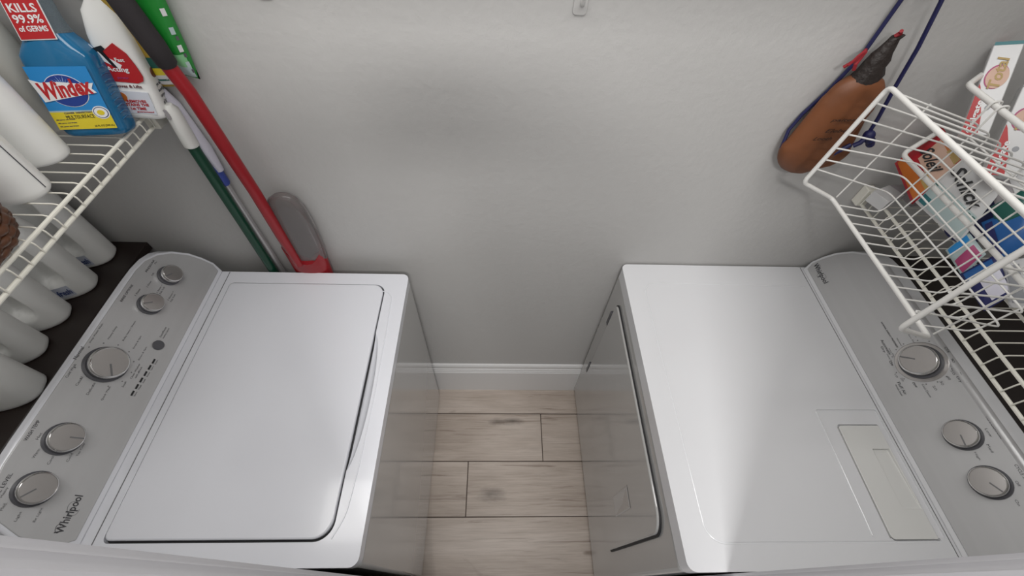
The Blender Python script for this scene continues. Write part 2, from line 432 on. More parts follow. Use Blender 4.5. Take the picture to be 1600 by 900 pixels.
# raised rim line round the front of the lid
pts = [(-.36, -.105, wH), (-.335, -.108, wH), (-.322, -.125, wH), (-.318, -.25, wH), (-.3165, -.4, wH), (-.319, -.56, wH), (-.326, -.66, wH), (-.345, -.700, wH)]
bm = BM(); tube(bm, round_path(pts, .02, 5), .0016, 6); obj('bead', bm, ENAMEL, top, smooth=True)
for x, y in ((-.93, -.71), (-.93, -.08), (-.32, -.71), (-.32, -.08)):
    obj('foot', lathe_bm([(.02, 0), (.02, .012), (.012, .014), (.012, .03)], Matrix.Translation((x, y, 0)), 16), DKGREY, washer, smooth=True)
WC = Con((-.809, 0, .915), (-.10, 0, .15), 1)
wcon = console(washer, WC, -.715, -.036, -.918, ENAMEL)
knob(washer, WC, -.1306, .1042, .0225, 150); knob(washer, WC, -.2202, .1069, .0225, 130)
knob(washer, WC, -.382, .1169, .0345, -150, False)
knob(washer, WC, -.5378, .1117, .027, -83); knob(washer, WC, -.6263, .1085, .027, 139)
obj('start_button', lathe_bm([(.0115, 0), (.0115, .004), (.0100, .0052), (.001, .0055)], WC.M(-.305, .0505, .0014), 28), DKGREY, washer, smooth=True)
for i in range(6):
    y = -.3435 - i * .0160; s = .0425 + i * .0011
    bm = BM(); loft(bm, [[WC.at(y + a, s + q, h) for a, q in ((-.0055, -.0018), (.0055, -.0018), (.0055, .0018), (-.0055, .0018))] for h in (.001, .0026)])
    obj('indicator_light', bm, BLACKP, washer)
label(washer, WC, [('PRESOAK', -.147, -.108, .1455, .0042), ('RINSE OPTIONS', -.2396, -.1913, .1538, .0046), ('Normal', -.3900, -.3620, .1640, .0060),
                   ('WASH TEMP', -.5527, -.5150, .1565, .0052), ('SOIL LEVEL', -.6520, -.6068, .1470, .0052)], wcon)
label(washer, WC, [('Off', -.150, -.141, .132, .0034), ('On', -.118, -.110, .140, .0034),
                   ('1 Rinse', -.2135, -.1931, .1380, .0036), ('2 Rinse', -.1828, -.1637, .1280, .0036), ('1 Rinse +', -.1845, -.1600, .1050, .0034), ('Fab Soft', -.1845, -.1625, .0985, .0034),
                   ('2 Rinses +', -.192, -.1640, .0775, .0034), ('Fab Soft', -.192, -.1690, .0710, .0034),
                   ('Deep Water Wash', -.3493, -.302, .1590, .0040), ('Heavy Duty', -.3294, -.2965, .1355, .0040), ('Bulky Items / Sheets', -.3223, -.2704, .1112, .0040),
                   ('Drain & Spin', -.331, -.298, .0870, .0038), ('Rinse & Spin', -.3517, -.3172, .0670, .0038), ('Clean Washer', -.3952, -.3585, .0625, .0036), ('with affresh', -.392, -.364, .0560, .0034),
                   ('Soak', -.417, -.4035, .0680, .0038), ('Quick Wash', -.4537, -.4227, .0880, .0040), ('Delicate', -.4501, -.4236, .1145, .0042), ('Casual', -.4389, -.4192, .1380, .0042), ('Cold Wash', -.4288, -.399, .1590, .0042),
                   ('Hot', -.5472, -.5349, .1435, .0040), ('Warm', -.5784, -.5617, .1330, .0040), ('Cool', -.5848, -.5692, .1088, .0040), ('Cold', -.5754, -.5596, .0850, .0040), ('Tap Cold', -.5630, -.5392, .0755, .0040),
                   ('Heavy', -.6450, -.6288, .1405, .0042), ('Med.', -.6641, -.652, .1310, .0042), ('Light', -.6782, -.663, .1050, .0042), ('Ex Light', -.6769, -.6541, .0810, .0042),
                   ('Start/Pause', -.2851, -.2569, .0530, .0040), ('Hold to Cancel', -.2851, -.2569, .0470, .0030)] +
      [(q, -.349 - i * .016, -.349 - i * .016 + .011, .0355 + i * .0011, .003) for i, q in enumerate(('Done', 'Spin', 'Rinse', 'Soak', 'Wash', 'Sense'))], wcon, PRINT_L)
lg = obj('logo', text_bm('Whirlpool', WC.at(-.6915, .0320, .002), WC.rd, WC.U, width=.064, height=.0165, bold=.015), PRINT, wcon)
def swoosh(C, y, s, a, b, tilt):
    bm = BM(); pts = []
    for k in range(15):
        t = math.radians(-50 + 300 * k / 14); pts.append(C.at(y, s, .002) + C.rd * (a * math.cos(t) * math.cos(tilt) - b * math.sin(t) * math.sin(tilt)) + C.U * (a * math.cos(t) * math.sin(tilt) + b * math.sin(t) * math.cos(tilt)))
    tube(bm, pts, .0004, 4); return bm
obj('logo', swoosh(WC, -.650, .040, .0125, .0085, .5), PRINT_L, wcon); obj('logo', swoosh(WC, -.684, .046, .007, .0035, .3), PRINT, wcon)

# ---- dryer
D0 = (.687, -.381, 0)
dryer = thing('clothes_dryer', 'white front-loading dryer with silver console, right of the aisle', 'dryer', D0)
dx0, dx1, dy0, dy1, dH = .3393, 1.035, -.760, -.0045, .9293
cab = obj('cabinet', box(BM(), dx0 + .002, dx1, dy0 + .002, dy1 - .002, .025, .8825), ENAMEL_SHADED, dryer, bevel=.008, seg=3)
bm = BM(); prism(bm, rrect(dx0, dx1, dy0, dy1, [.01, .018, .018, .01]), .886, dH)
top = obj('top_panel', bm, ENAMEL_D, dryer)
obj('top_gap', box(BM(), dx0 + .006, dx1 - .02, dy0 + .006, dy1 - .006, .8822, .8864), BLACK, dryer)
def cutd(poly, depth, zt=.02):
    c = BM(); prism(c, poly, dH - depth, dH + zt); bmesh.ops.translate(c, verts=c.verts, vec=-Vector(D0)); boolean(top, c)
gl = [(.868, -.078)] + rrect(.3905, .874, -.7135, -.074, [.03, .035, .035, .004], 8)[9:27] + [(.868, -.7135)]
c = BM(); tube(c, round_path([(x, y, dH + .0004) for x, y in gl], .003, 2), .0021, 8); bmesh.ops.translate(c, verts=c.verts, vec=-Vector(D0)); boolean(top, c)
cutd(rrect(.729, .8795, -.7075, -.4445, [.004, .006, .006, .004], 4), .0036)
cutd(rrect(.7665, .8675, -.7125, -.4785, [.004, .008, .008, .004], 4), .0105)
b = top.modifiers.new('bevel', 'BEVEL'); b.width = .0014; b.segments = 2; b.limit_method = 'ANGLE'; b.angle_limit = math.radians(40)
top.data.set_sharp_from_angle(angle=math.radians(30))
bm = BM(); prism(bm, rrect(.7688, .8655, -.7095, -.4815, [.003, .008, .008, .003], 4), dH - .0098, dH - .0012)
lint = obj('lint_lid', bm, LINT, dryer)
# grip pocket of the lint lid: ramps down to the far end
pk = [(.8235, -.5350), (.8215, -.5355), (.8545, -.6560), (.8625, -.6560), (.8625, -.5335)]
c = BM()
g = [(.8230, -.6555), (.8625, -.6555), (.8625, -.5345), (.8230, -.5345)]
loft(c, [[Vector((x, y, dH - (.0085 if y > -.6 else .0030))) for x, y in g], [Vector((x, y, dH + .01)) for x, y in g]])
bmesh.ops.translate(c, verts=c.verts, vec=-Vector(D0)); boolean(lint, c)
b = lint.modifiers.new('bevel', 'BEVEL'); b.width = .0009; b.segments = 2; b.limit_method = 'ANGLE'; b.angle_limit = math.radians(40)
obj('grip', box(BM(), .8285, .8560, -.648, -.541, dH - .0097, dH - .0083), LINT, lint, bevel=.0008)
bm = BM(); tube(bm, [(.7300, -.450, dH - .0002), (.7300, -.703, dH - .0002)], .0019, 8); obj('bead', bm, ENAMEL_D, top, smooth=True)  # bead added along the recess step so its edge catches a highlight
bm = BM(); box(bm, .8835, .8852, dy0 + .006, dy1 - .002, dH - .001, dH + .0004); obj('seam', bm, PRINT_L, top)
for x, y in ((.38, -.72), (.38, -.05), (.99, -.72), (.99, -.05)):
    obj('foot', lathe_bm([(.02, 0), (.02, .012), (.012, .014), (.012, .03)], Matrix.Translation((x, y, 0)), 16), DKGREY, dryer, smooth=True)
# door on the front face
MD = Matrix(((0, 0, -1, dx0), (-1, 0, 0, 0), (0, 1, 0, 0), (0, 0, 0, 1)))   # local x = -y, y = z, z = -x
bm = BM(); prism(bm, rrect(.084, .6905, .345, .842, [.05, .02, .012, .012], 8), -.001, .0026, MD); obj('door_gap', bm, BLACK, dryer)
bm = BM(); prism(bm, rrect(.0865, .686, .348, .840, [.05, .02, .012, .012], 8), -.002, .0075, MD)
door = obj('door', bm, ENAMEL_SHADED, dryer)
c = BM(); loft(c, [[MD @ Vector((x, y, z)) - Vector(D0) for x, y in ((.558, .492), (.610, .492), (.610, .648), (.558, .648))] for z in (.0005, .03)]); boolean(door, c)
b = door.modifiers.new('bevel', 'BEVEL'); b.width = .0035; b.segments = 3; b.limit_method = 'ANGLE'; b.angle_limit = math.radians(40)
bm = BM()
A = [MD @ Vector((x, y, .0080)) for x, y in ((.556, .490), (.612, .490), (.612, .650), (.556, .650))]; B = [MD @ Vector((x, y, .0092)) for x, y in ((.559, .495), (.609, .495), (.609, .645), (.559, .645))]
cen = [MD @ Vector((x, .570, .0034)) for x in (.5825, .5855)]
av = [bm.verts.new(p) for p in A]; bv = [bm.verts.new(p) for p in B]; cv = [bm.verts.new(p) for p in cen]
for i in range(4): bm.faces.new((av[i], av[(i + 1) % 4], bv[(i + 1) % 4], bv[i]))
bm.faces.new((bv[0], bv[1], cv[1], cv[0])); bm.faces.new((bv[1], bv[2], cv[1])); bm.faces.new((bv[2], bv[3], cv[0], cv[1])); bm.faces.new((bv[3], bv[0], cv[0]))
obj('handle', bm, mat('handle_satin', (.55, .545, .54), .14, metal=.3), door, label='recessed faceted satin handle')
for z in (.745, .385):
    bm = BM(); box(bm, dx0 - .008, dx0 + .004, -.086, -.072, z - .035, z + .035); obj('hinge', bm, DKGREY, door, bevel=.002)
DC = Con((.889, 0, dH), (.099, 0, .151), -1)
dcon = console(dryer, DC, -.757, -.0045, 1.022, ENAMEL_D, .010)
bm = BM(); tube(bm, [DC.at(y, .1625, -.0075) for y in (-.640, -.115)], .0105, 16); obj('top_roll', bm, PANEL, dcon, smooth=True)
knob(dryer, DC, -.3674, .1181, .035, -126, True); knob(dryer, DC, -.5314, .1097, .0275, -7); knob(dryer, DC, -.6222, .105, .0275, 29)
label(dryer, DC, [('Automatic', -.290, -.331, .0735, .0055), ('Dry', -.306, -.322, .0655, .0055), ('Timed', -.4116, -.435, .1610, .0052), ('Dry', -.4185, -.432, .1545, .0052),
                  ('Fluff Air', -.3966, -.4272, .0580, .0055), ('NORMAL ENERGY PREFERRED', -.248, -.3206, .0940, .0032), ('TEMPERATURE', -.5061, -.5516, .1575, .0048), ('CYCLE SIGNAL', -.5983, -.6420, .1515, .0048), ('OFF', -.4053, -.4186, .0830, .0042), ('OFF', -.345, -.357, .0655, .0042), ('OFF', -.352, -.366, .1685, .0042)], dcon)
label(dryer, DC, [('Low', -.5281, -.5445, .1455, .0042), ('Med', -.5565, -.572, .1330, .0042), ('High', -.5661, -.5814, .1085, .0042), ('Off', -.6253, -.6349, .1380, .0042), ('On', -.6551, -.6661, .1215, .0042),
                  ('Cool Down', -.4145, -.4459, .0960, .0042), ('Wrinkle Shield', -.4000, -.4272, .0520, .0030), ('More Dry', -.2962, -.3237, .1255, .0036), ('Very Dry', -.283, -.312, .1350, .0036), ('Less Dry', -.316, -.340, .0780, .0036), ('Normal Dry', -.299, -.332, .1020, .0036), ('Damp Dry', -.327, -.352, .0690, .0030),
                  ('20', -.4237, -.4348, .1115, .0042), ('30', -.4185, -.4279, .1270, .0042), ('40', -.4121, -.4214, .1420, .0042), ('50', -.4027, -.4137, .1535, .0042), ('60', -.3919, -.403, .1615, .0042), ('70', -.379, -.389, .1655, .0042), ('10', -.377, -.386, .0620, .0036), ('20', -.389, -.398, .0680, .0036)], dcon, PRINT_L)
obj('logo', text_bm('Whirlpool', DC.at(-.0175, .0255, .002), DC.rd, DC.U, width=.070, height=.0165, bold=.015), PRINT, dcon)
obj('logo', swoosh(DC, -.0620, .034, .0125, .0085, .5), PRINT_L, dcon); obj('logo', swoosh(DC, -.0255, .040, .007, .0035, .3), PRINT, dcon)
ticks(dcon, DC, -.3674, .1181, .0515, range(-170, 180, 22))
ticks(wcon, WC, -.382, .1169, .0475, range(0, 360, 30))

# ------------------------------------------------------------------ dark ledges behind the machines
for nm, x0, x1, lb in (('ledge', XL, -.995, 'dark brown wooden ledge behind the washer holding white bottles'), ('ledge', 1.042, XR, 'dark brown wooden ledge behind the dryer under the wire shelf')):
    t = thing(nm, lb, 'shelf', ((x0 + x1) / 2, -.38, .96))
    obj('board', box(BM(), x0 + .0005, x1, -.755, -.0005, .96, .985), DARKWOOD, t, bevel=.002)
    for y in (-.70, -.05):
        xs = (x0 + .0005, x0 + .16) if x0 == XL else (x1 - .16, x1 - .0005)
        obj('bracket', box(BM(), xs[0], xs[1], y - .01, y + .01, .93, .96), DARKWOOD, t)
# dark back panel and end posts hold the right ledge
# ------------------------------------------------------------------ wire shelves
def wire_shelf(label_, xl, xw, zt, zb, yf, yn, extra, m):
    s = 1 if xw > xl else -1
    t = thing('wire_shelf', label_, 'shelf', ((xl + xw) / 2, (yf + yn) / 2, zb))
    for x, z, r in [(xl, zt - .0035, .0034), (xl - s * .001, zb, .0036)] + [(q, zt - .0045, .003) for q in extra]:
        bm = BM(); tube(bm, [(x, yf, z), (x, yn, z)], r, 10); obj('rail', bm, m, t, smooth=True)
    n = int((yf - yn) / .0254); me = None
    for i in range(n + 1):
        y = yf - .004 - i * .0254
        if me is None:
            bm = BM(); tube(bm, round_path([(xw - s * .001, y, zt + .0005), (xl + s * .006, y, zt + .0005), (xl - s * .0045, y, zt - .006), (xl - s * .0045, y, zb)], .005, 3), .0014, 6)
            w0 = obj('wire', bm, m, t, smooth=True, angle=80); me = w0; ybase = y
        else:
            c = me.copy(); COL.objects.link(c); c.location = (0, y - ybase, 0)
    # end bracket against the back wall and wall clips
    bm = BM(); box(bm, xl - s * .012, xl + s * .012, yf - .001, -.0005, zb - .006, zt + .003); obj('end_bracket', bm, m, t, bevel=.002)
    for y in (yf - .1, -.4, yn + .05):
        bm = BM(); box(bm, xw - s * .012, xw - s * .0005, y - .008, y + .008, zt - .012, zt + .006); obj('wall_clip', bm, m, t, bevel=.002)
    return t
wire_shelf('white wire shelf over the washer holding cleaning bottles', -.72, XL, 1.390, 1.363, -.030, -.745, (-.90, -1.06, -1.215), WIRE_C)
wire_shelf('white wire shelf over the dryer holding bags and boxes', .868, XR, 1.236, 1.197, -.022, -.745, (.972, 1.18, 1.385), WIRE_C)

# ------------------------------------------------------------------ wire basket hanging on its side
by0, by1 = -.1176, -.456
bk = thing('wire_basket', 'empty white wire basket hanging on its side at the dryer shelf front', 'basket', (.70, -.287, 1.2753))
A1, B1, C1, L1, T1 = (.6146, 1.5335), (.5924, 1.3339), (.6805, 1.2938), (.7909, 1.2753), (.8145, 1.4802)
def P3(p, y): return Vector((p[0], y, p[1]))
bm = BM(); loop = [P3(A1, by0), P3(B1, by0), P3(C1, by0), P3(C1, by1), P3(B1, by1 - .008), P3(A1, by1 + .002)]
tube(bm, round_path([loop[0] * .5 + loop[5] * .5] + loop[:0] + [loop[0], loop[1], loop[2], loop[3], loop[4], loop[5], loop[0] * .5 + loop[5] * .5], .012, 4), .0042, 10)
obj('rim', bm, WIRE, bk, smooth=True, angle=80)
base = None
for i in range(12):
    y = by0 - .020 - i * .0268
    if base is None:
        bm = BM(); tube(bm, round_path([P3(A1, y), P3(T1, y), P3(L1, y), P3(C1, y)], .018, 4), .0016, 6); base = obj('wire', bm, WIRE, bk, smooth=True, angle=80); yb = y
    else:
        c = base.copy(); COL.objects.link(c); c.location = (0, y - yb, 0)
for f, xb, zb in ((.14, .8150, 1.4560), (.29, .8030, 1.4330), (.44, .7960, 1.4130), (.585, .7870, 1.3900), (.715, .7800, 1.3600), (.826, .785, 1.318)):
    p = (A1[0] + (B1[0] - A1[0]) * f, A1[1] + (B1[1] - A1[1]) * f)
    bm = BM(); tube(bm, round_path([P3(p, by0 - .002), P3((xb, zb), by0 - .006), P3((xb, zb), by1 + .006), P3(p, by1 + .002)], .016, 4), .0016, 6)
    obj('long_wire', bm, WIRE, bk, smooth=True, angle=80)
for y in (by0 - .003, by1 + .003):
    bm = BM(); tube(bm, [P3((.6846, 1.300), y), P3((.7068, 1.508), y)], .0015, 6); obj('upright_wire', bm, WIRE, bk, smooth=True)
for y in (-.155, -.17, -.40, -.415):
    bm = BM(); tube(bm, round_path([P3((.77, 1.489), y), P3((.767, 1.533), y), P3((.783, 1.535), y), P3((.787, 1.518), y)], .006, 4), .0017, 6); obj('hook', bm, WIRE, bk, smooth=True)
# ------------------------------------------------------------------ wire rack behind it
rk = thing('wire_rack', 'white wire rack on the dryer shelf holding razor bags and toothpaste boxes', 'rack', (1.0, -.38, 1.237))
for x, z, dz in ((.8118, 1.3656, -.058), (.776, 1.527, -.090)):
    bm = BM()
    tube(bm, round_path([(x, -.74, z), (x, dz, z), (x + (.068 if z > 1.5 else .056), dz + (.052 if z > 1.5 else .022), z + (-.006 if z > 1.5 else .037))], .012, 4), .0048, 10)
    obj('rail', bm, WIRE, rk, smooth=True, angle=80)
bm = BM(); tube(bm, round_path([(1.10, -.036, 1.60), (1.10, -.036, 1.242), (1.10, -.72, 1.242), (1.10, -.72, 1.60)], .02, 4), .004, 8); obj('back_frame', bm, WIRE, rk, smooth=True)
bm = BM(); tube(bm, round_path([(.8118, -.735, 1.3656), (.84, -.735, 1.36), (.90, -.735, 1.242), (1.10, -.735, 1.242)], .02, 4), .004, 8); obj('side_frame', bm, WIRE, rk, smooth=True)

# ------------------------------------------------------------------ pouches and boxes on the right
def pouch_bm(q, th, pinch=.12, n=10, back=True):
    """pillow of a quad (bottom-left, top-left, top-right, bottom-right seen from its front)"""
    bl, tl, tr, br = [Vector(p) for p in q]; N = ((br - bl).cross(tl - bl)).normalized()
    bm = BM(); fr, bk_ = [], []
    for j in range(n + 1):
        rf, rb = [], []
        for i in range(n + 1):
            u, v = i / n, j / n
            p = (bl * (1 - u) + br * u) * (1 - v) + (tl * (1 - u) + tr * u) * v
            e = (max(0, 1 - (2 * u - 1) ** 4) * max(0, 1 - (2 * v - 1) ** 4)) ** .7
            wv = .06 * th * math.sin(9 * u + 5 * v) * e
            rf.append(bm.verts.new(p + N * (th * .5 * e + wv)))
            rb.append(rf[-1] if i in (0, n) or j in (0, n) else bm.verts.new(p - N * (th * .5 * e)))
        fr.append(rf); bk_.append(rb)
    for j in range(n):
        for i in range(n):
            bm.faces.new((fr[j][i], fr[j][i + 1], fr[j + 1][i + 1], fr[j + 1][i]))
            bm.faces.new((bk_[j][i], bk_[j + 1][i], bk_[j + 1][i + 1], bk_[j][i + 1]))
    return bm
def qpt(q, u, v, h=0.):
    bl, tl, tr, br = [Vector(p) for p in q]; N = ((br - bl).cross(tl - bl)).normalized()
    return (bl * (1 - u) + br * u) * (1 - v) + (tl * (1 - u) + tr * u) * v + N * h
def patch_bm(q, poly, th, up=.0004, n=10):
    """a printed area on the pouch front following its bulge"""
    bm = BM()
    def pt(u, v):
        e = (max(0, 1 - (2 * u - 1) ** 4) * max(0, 1 - (2 * v - 1) ** 4)) ** .7
        return qpt(q, u, v, th * .5 * e + .06 * th * math.sin(9 * u + 5 * v) * e + up + .0006)
    u0, u1, v0, v1 = poly
    g = [[bm.verts.new(pt(u0 + (u1 - u0) * i / n, v0 + (v1 - v0) * j / n)) for i in range(n + 1)] for j in range(n + 1)]
    for j in range(n):
        for i in range(n): bm.faces.new((g[j][i], g[j][i + 1], g[j + 1][i + 1], g[j + 1][i]))
    return bm
def qtext(q, s, u, v, width, height, th, shear=0., align='L', rot=0.):
    bl, tl, tr, br = [Vector(p) for p in q]; U = (br - bl).normalized(); N = ((br - bl).cross(tl - bl)).normalized(); V = N.cross(U)
    if rot:
        U, V = U * math.cos(rot) + V * math.sin(rot), V * math.cos(rot) - U * math.sin(rot)
    return text_bm(s, qpt(q, u, v, th), U, V, width, height, align, .0005, shear, .02)

qs = [(.846, -.03, 1.323), (.884, -.018, 1.409), (.898, -.099, 1.384), (.858, -.125, 1.288)]
sol = thing('razor_bag', 'red and orange glossy bag lettered Soleil inside the wire rack', 'bag', (.866, -.06, 1.285))
obj('pouch', pouch_bm(qs, .016), PACKRED, sol, smooth=True, angle=80)
for poly, m in (((.30, .97, .42, .88), PEACH), ((.05, .97, .06, .30), ORANGE), ((.68, .97, .30, .45), GOLD), ((.30, .62, .88, .97), ORANGE), ((.62, .96, .86, .97), GOLD)):
    obj('print', patch_bm(qs, poly, .016), m, sol, smooth=True)
obj('lettering', qtext(qs, 'Soleil', .18, .50, .058, .021, .0098, .35), BLACKP, sol)
qh = [(.884, -.085, 1.389 - .02), (.9125, -.072, 1.440), (.945, -.160, 1.420), (.900, -.19, 1.322)]
qh = [(.862, -.120, 1.293), (.902, -.085, 1.395), (.925, -.180, 1.382), (.890, -.235, 1.286)]
sch = thing('razor_bag', 'white and pale aqua bag lettered Schick in the middle of the rack', 'bag', (.89, -.16, 1.283))
obj('pouch', pouch_bm(qh, .018), PACKW, sch, smooth=True, angle=80)
for poly, m in (((.04, .97, .05, .46), PACKAQ), ((.04, .96, .40, .43), DKGREEN), ((.05, .22, .05, .20), TEAL)):
    obj('print', patch_bm(qh, poly, .018), m, sch, smooth=True)
o = obj('lettering', qtext(qh, 'Schick', .10, .66, .090, .022, .0112, .15, rot=-.28), BLACKP, sch)
def pack(q, th, m, label_, cat='bag', name='plastic_bag', prints=(), texts=()):
    lo = min(p[2] for p in q); c = sum((Vector(p) for p in q), Vector()) / 4
    t = thing(name, label_, cat, (c.x, c.y, lo))
    obj('pouch', pouch_bm(q, th), m, t, smooth=True, angle=80)
    for poly, mm in prints: obj('print', patch_bm(q, poly, th), mm, t, smooth=True)
    for s, u, v, wd, ht, mm in texts: obj('lettering', qtext(q, s, u, v, wd, ht, th * .5 + .0022), mm, t)
    return t
pack([(.912, -.215, 1.325), (.942, -.222, 1.390), (.945, -.300, 1.352), (.914, -.290, 1.296)], .022, PACKBLUE, 'bright blue plastic pack right of the white Schick bag', prints=(((.1, .9, .06, .22), NAVY),))
pack([(.886, -.232, 1.262), (.900, -.222, 1.306), (.909, -.272, 1.297), (.893, -.290, 1.250)], .014, PACKAQ, 'small pale pack with a pink stripe below the blue pack', prints=(((.5, .95, .1, .9), PINK), ((.06, .3, .1, .9), LBLUE)))
pack([(.890, -.285, 1.250), (.916, -.279, 1.306), (.924, -.352, 1.284), (.897, -.365, 1.238)], .016, NAVY, 'navy and lavender pack at the lower near end of the rack', prints=(((.35, .9, .35, .9), LAV), ((.06, .3, .1, .85), PACKBLUE)))
pack([(.914, -.200, 1.352), (.934, -.200, 1.400), (.940, -.250, 1.384), (.916, -.238, 1.336)], .012, DKGREEN, 'dark green pack tucked between the Schick bag and the blue pack')
pack([(.921, -.120, 1.385), (.944, -.120, 1.440), (.946, -.228, 1.400), (.922, -.206, 1.352)], .014, PACKGREY, 'crumpled clear grey bag behind the Schick bag', prints=(((.1, .9, .5, .9), PACKW),))
pack([(.916, -.300, 1.300), (.942, -.310, 1.350), (.945, -.400, 1.300), (.916, -.372, 1.262)], .02, PACKW, 'white printed pack behind the navy pack', prints=(((.1, .9, .1, .4), GREYP),))
# navy bottle near the toothpaste
bm = BM(); loft(bm, [sell(.985, -.165, z, r, r * .8, 2.4, 24) for z, r in ((1.238, .030), (1.242, .034), (1.40, .034), (1.43, .030), (1.445, .016), (1.475, .016))])
t = thing('bottle', 'dark navy bottle behind the toothpaste boxes', 'bottle', (.985, -.165, 1.238)); obj('body', bm, NAVY, t, smooth=True)
bm = BM(); loft(bm, [sell(.985, -.165, z, r, r, 2, 20) for z, r in ((1.472, .019), (1.498, .018), (1.50, .015))]); obj('cap', bm, WHITE, t, smooth=True)
# toothpaste boxes
def carton(label_, bl, tl, tr, br, depth, name='toothpaste_box'):
    bl, tl, tr, br = map(Vector, (bl, tl, tr, br)); up = (tl - bl); U = (br - bl); N = U.cross(up).normalized()
    # square the quad
    U = U - up.normalized() * U.dot(up.normalized()); Vv = up; br = bl + U; tr = tl + U
    t = thing(name, label_, 'box', tuple((bl + br) / 2 - N * depth / 2))
    bm = BM(); f = [bm.verts.new(p) for p in (bl, br, tr, tl)]; k = [bm.verts.new(p - N * depth) for p in (bl, br, tr, tl)]
    bm.faces.new(f); bm.faces.new(k[::-1])
    for i in range(4): bm.faces.new((f[i], f[(i + 1) % 4], k[(i + 1) % 4], k[i]))
    obj('carton', bm, PACKW, t, bevel=.0012, seg=1)
    q = (bl, tl, tr, br); u_, v_ = U.length, Vv.length; un, vn = U.normalized(), Vv.normalized()
    def poly(pts, m, h=.0006, nm='print'):
        b_ = BM(); loft(b_, [[bl + un * x * u_ + vn * y * v_ + N * z for x, y in pts] for z in (-.0002, h)]); obj(nm, b_, m, t)
    poly([(.02, .0), (.62, .0), (.50, .20), (.26, .40), (.10, .52), (.02, .56)], RED)
    poly([(.02, .965), (.98, .965), (.98, 1.), (.02, 1.)], TEAL)
    poly([(.50 + .40 * math.cos(a), .63 + .13 * math.sin(a)) for a in [2 * PI * k / 28 for k in range(28)]], PINK, .0007)
    poly([(.53 + .38 * math.cos(a), .625 + .12 * math.sin(a)) for a in [2 * PI * k / 28 for k in range(28)]], PEACH, .0010)
    poly([(.60 + .10 * math.cos(a), .30 + .03 * math.sin(a)) for a in [2 * PI * k / 16 for k in range(16)]], GREYP)
    obj('lettering', text_bm('Total', bl + un * .72 * u_ + vn * .50 * v_ + N * .0012, vn, -un, width=.34 * v_, height=.42 * u_, bold=.02, shear=.2), GOLD, t)
    obj('lettering', text_bm('Colgate', bl + un * .42 * u_ + vn * .02 * v_ + N * .0012, vn, -un, width=.36 * v_, height=.28 * u_, bold=.03), WHITE, t)
    # red lozenge on the end flap
    c_ = (tl + tr) / 2 - N * depth / 2; b_ = BM(); loft(b_, [[c_ + un * x * u_ - N * y * depth + vn * z for x, y in ((-.32, 0), (0, -.34), (.32, 0), (0, .34))] for z in (-.0002, .0008)]); obj('print', b_, RED, t)
    return t
carton('tall white and red toothpaste box leaning in the far corner of the rack', (.818, -.115, 1.449), (.845, -.010, 1.5645), (.866, -.037, 1.5665), (.843, -.144, 1.453), .024)
carton('white and red toothpaste box nearer the camera behind the upper rack rail', (.8565, -.178, 1.411), (.887, -.078, 1.527), (.909, -.106, 1.526), (.884, -.218, 1.405), .030)
# small white carton and pale pack on the far end of the shelf
t = thing('carton', 'small plain white carton at the far end of the dryer shelf', 'box', (.865, -.06, 1.237))
M = Matrix.Translation((.862, -.062, 1.2375)) @ Matrix.Rotation(math.radians(24), 4, 'Z')
bm = BM(); prism(bm, rrect(-.028, .028, -.02, .02, .001, 1), 0, .028, M); obj('carton_body', bm, PACKW, t, bevel=.0015, seg=1)
pack([(.880, -.030, 1.262), (.945, -.026, 1.268), (.965, -.090, 1.262), (.900, -.095, 1.256)], .014, PACKGREY, 'flat grey pack lying beside the small white carton', prints=(((.15, .8, .5, .75), MAROON),))

# ------------------------------------------------------------------ leather water bag on cords
bag = thing('water_bag', 'brown leather water bag hanging by blue cords on the back wall', 'bag', (.643, -.03, 1.29))
def capsule(cx, cz, ang, L, r0, r1, ty, yc, n=24, m=26):
    """flat-sided flask: a capsule outline, pillow thickness ty"""
    secs = []
    d = Vector((math.sin(ang), 0, math.cos(ang))); p = Vector((math.cos(ang), 0, -math.sin(ang)))
    for i in range(m + 1):
        t = -1 + 2 * i / m; s = t * L / 2
        rr = r0 + (r1 - r0) * (t + 1) / 2
        e0, e1 = L / 2 - r0, L / 2 - r1
        half = rr
        if s < -e0: half = math.sqrt(max(1e-7, r0 * r0 - (s + e0) ** 2))
        if s > e1: half = math.sqrt(max(1e-7, r1 * r1 - (s - e1) ** 2)) if s - e1 < r1 else 1e-3
        half = max(half, .004); th = ty * min(1, (half / rr) ** .6)
        c = Vector((cx, yc, cz)) + d * s
        secs.append([c + p * half * math.cos(2 * PI * j / n) + Vector((0, th * math.sin(2 * PI * j / n), 0)) for j in range(n)])
    return secs
bm = BM(); loft(bm, capsule(.6385, 1.4045, .105, .222, .064, .053, .026, -.030)); body = obj('body', bm, LEATHER, bag, smooth=True, angle=80)
bm = BM(); loft(bm, capsule(.688, 1.372, -.15, .150, .045, .030, .010, -.018)); obj('side_flap', bm, LEATHER, bag, smooth=True, angle=80)
secs = []
for k, (x, z, r) in enumerate(((.640, 1.492, .026), (.641, 1.508, .027), (.640, 1.522, .021), (.641, 1.536, .020), (.6395, 1.548, .016), (.642, 1.556, .013), (.643, 1.570, .009), (.646, 1.576, .010))):
    secs.append([Vector((x + r * math.cos(2 * PI * j / 18) * (1 + .06 * math.sin(3 * j + k)), -.030 + r * .75 * math.sin(2 * PI * j / 18), z + .25 * r * math.cos(2 * PI * j / 18))) for j in range(18)])
bm = BM(); loft(bm, secs); obj('neck', bm, NECKM, bag, smooth=True, angle=80)
bm = BM(); tube(bm, [(.640, -.03, 1.575), (.645, -.032, 1.581), (.640, -.036, 1.586)], .003, 6); obj('stopper_thread', bm, REDTHREAD, bag)
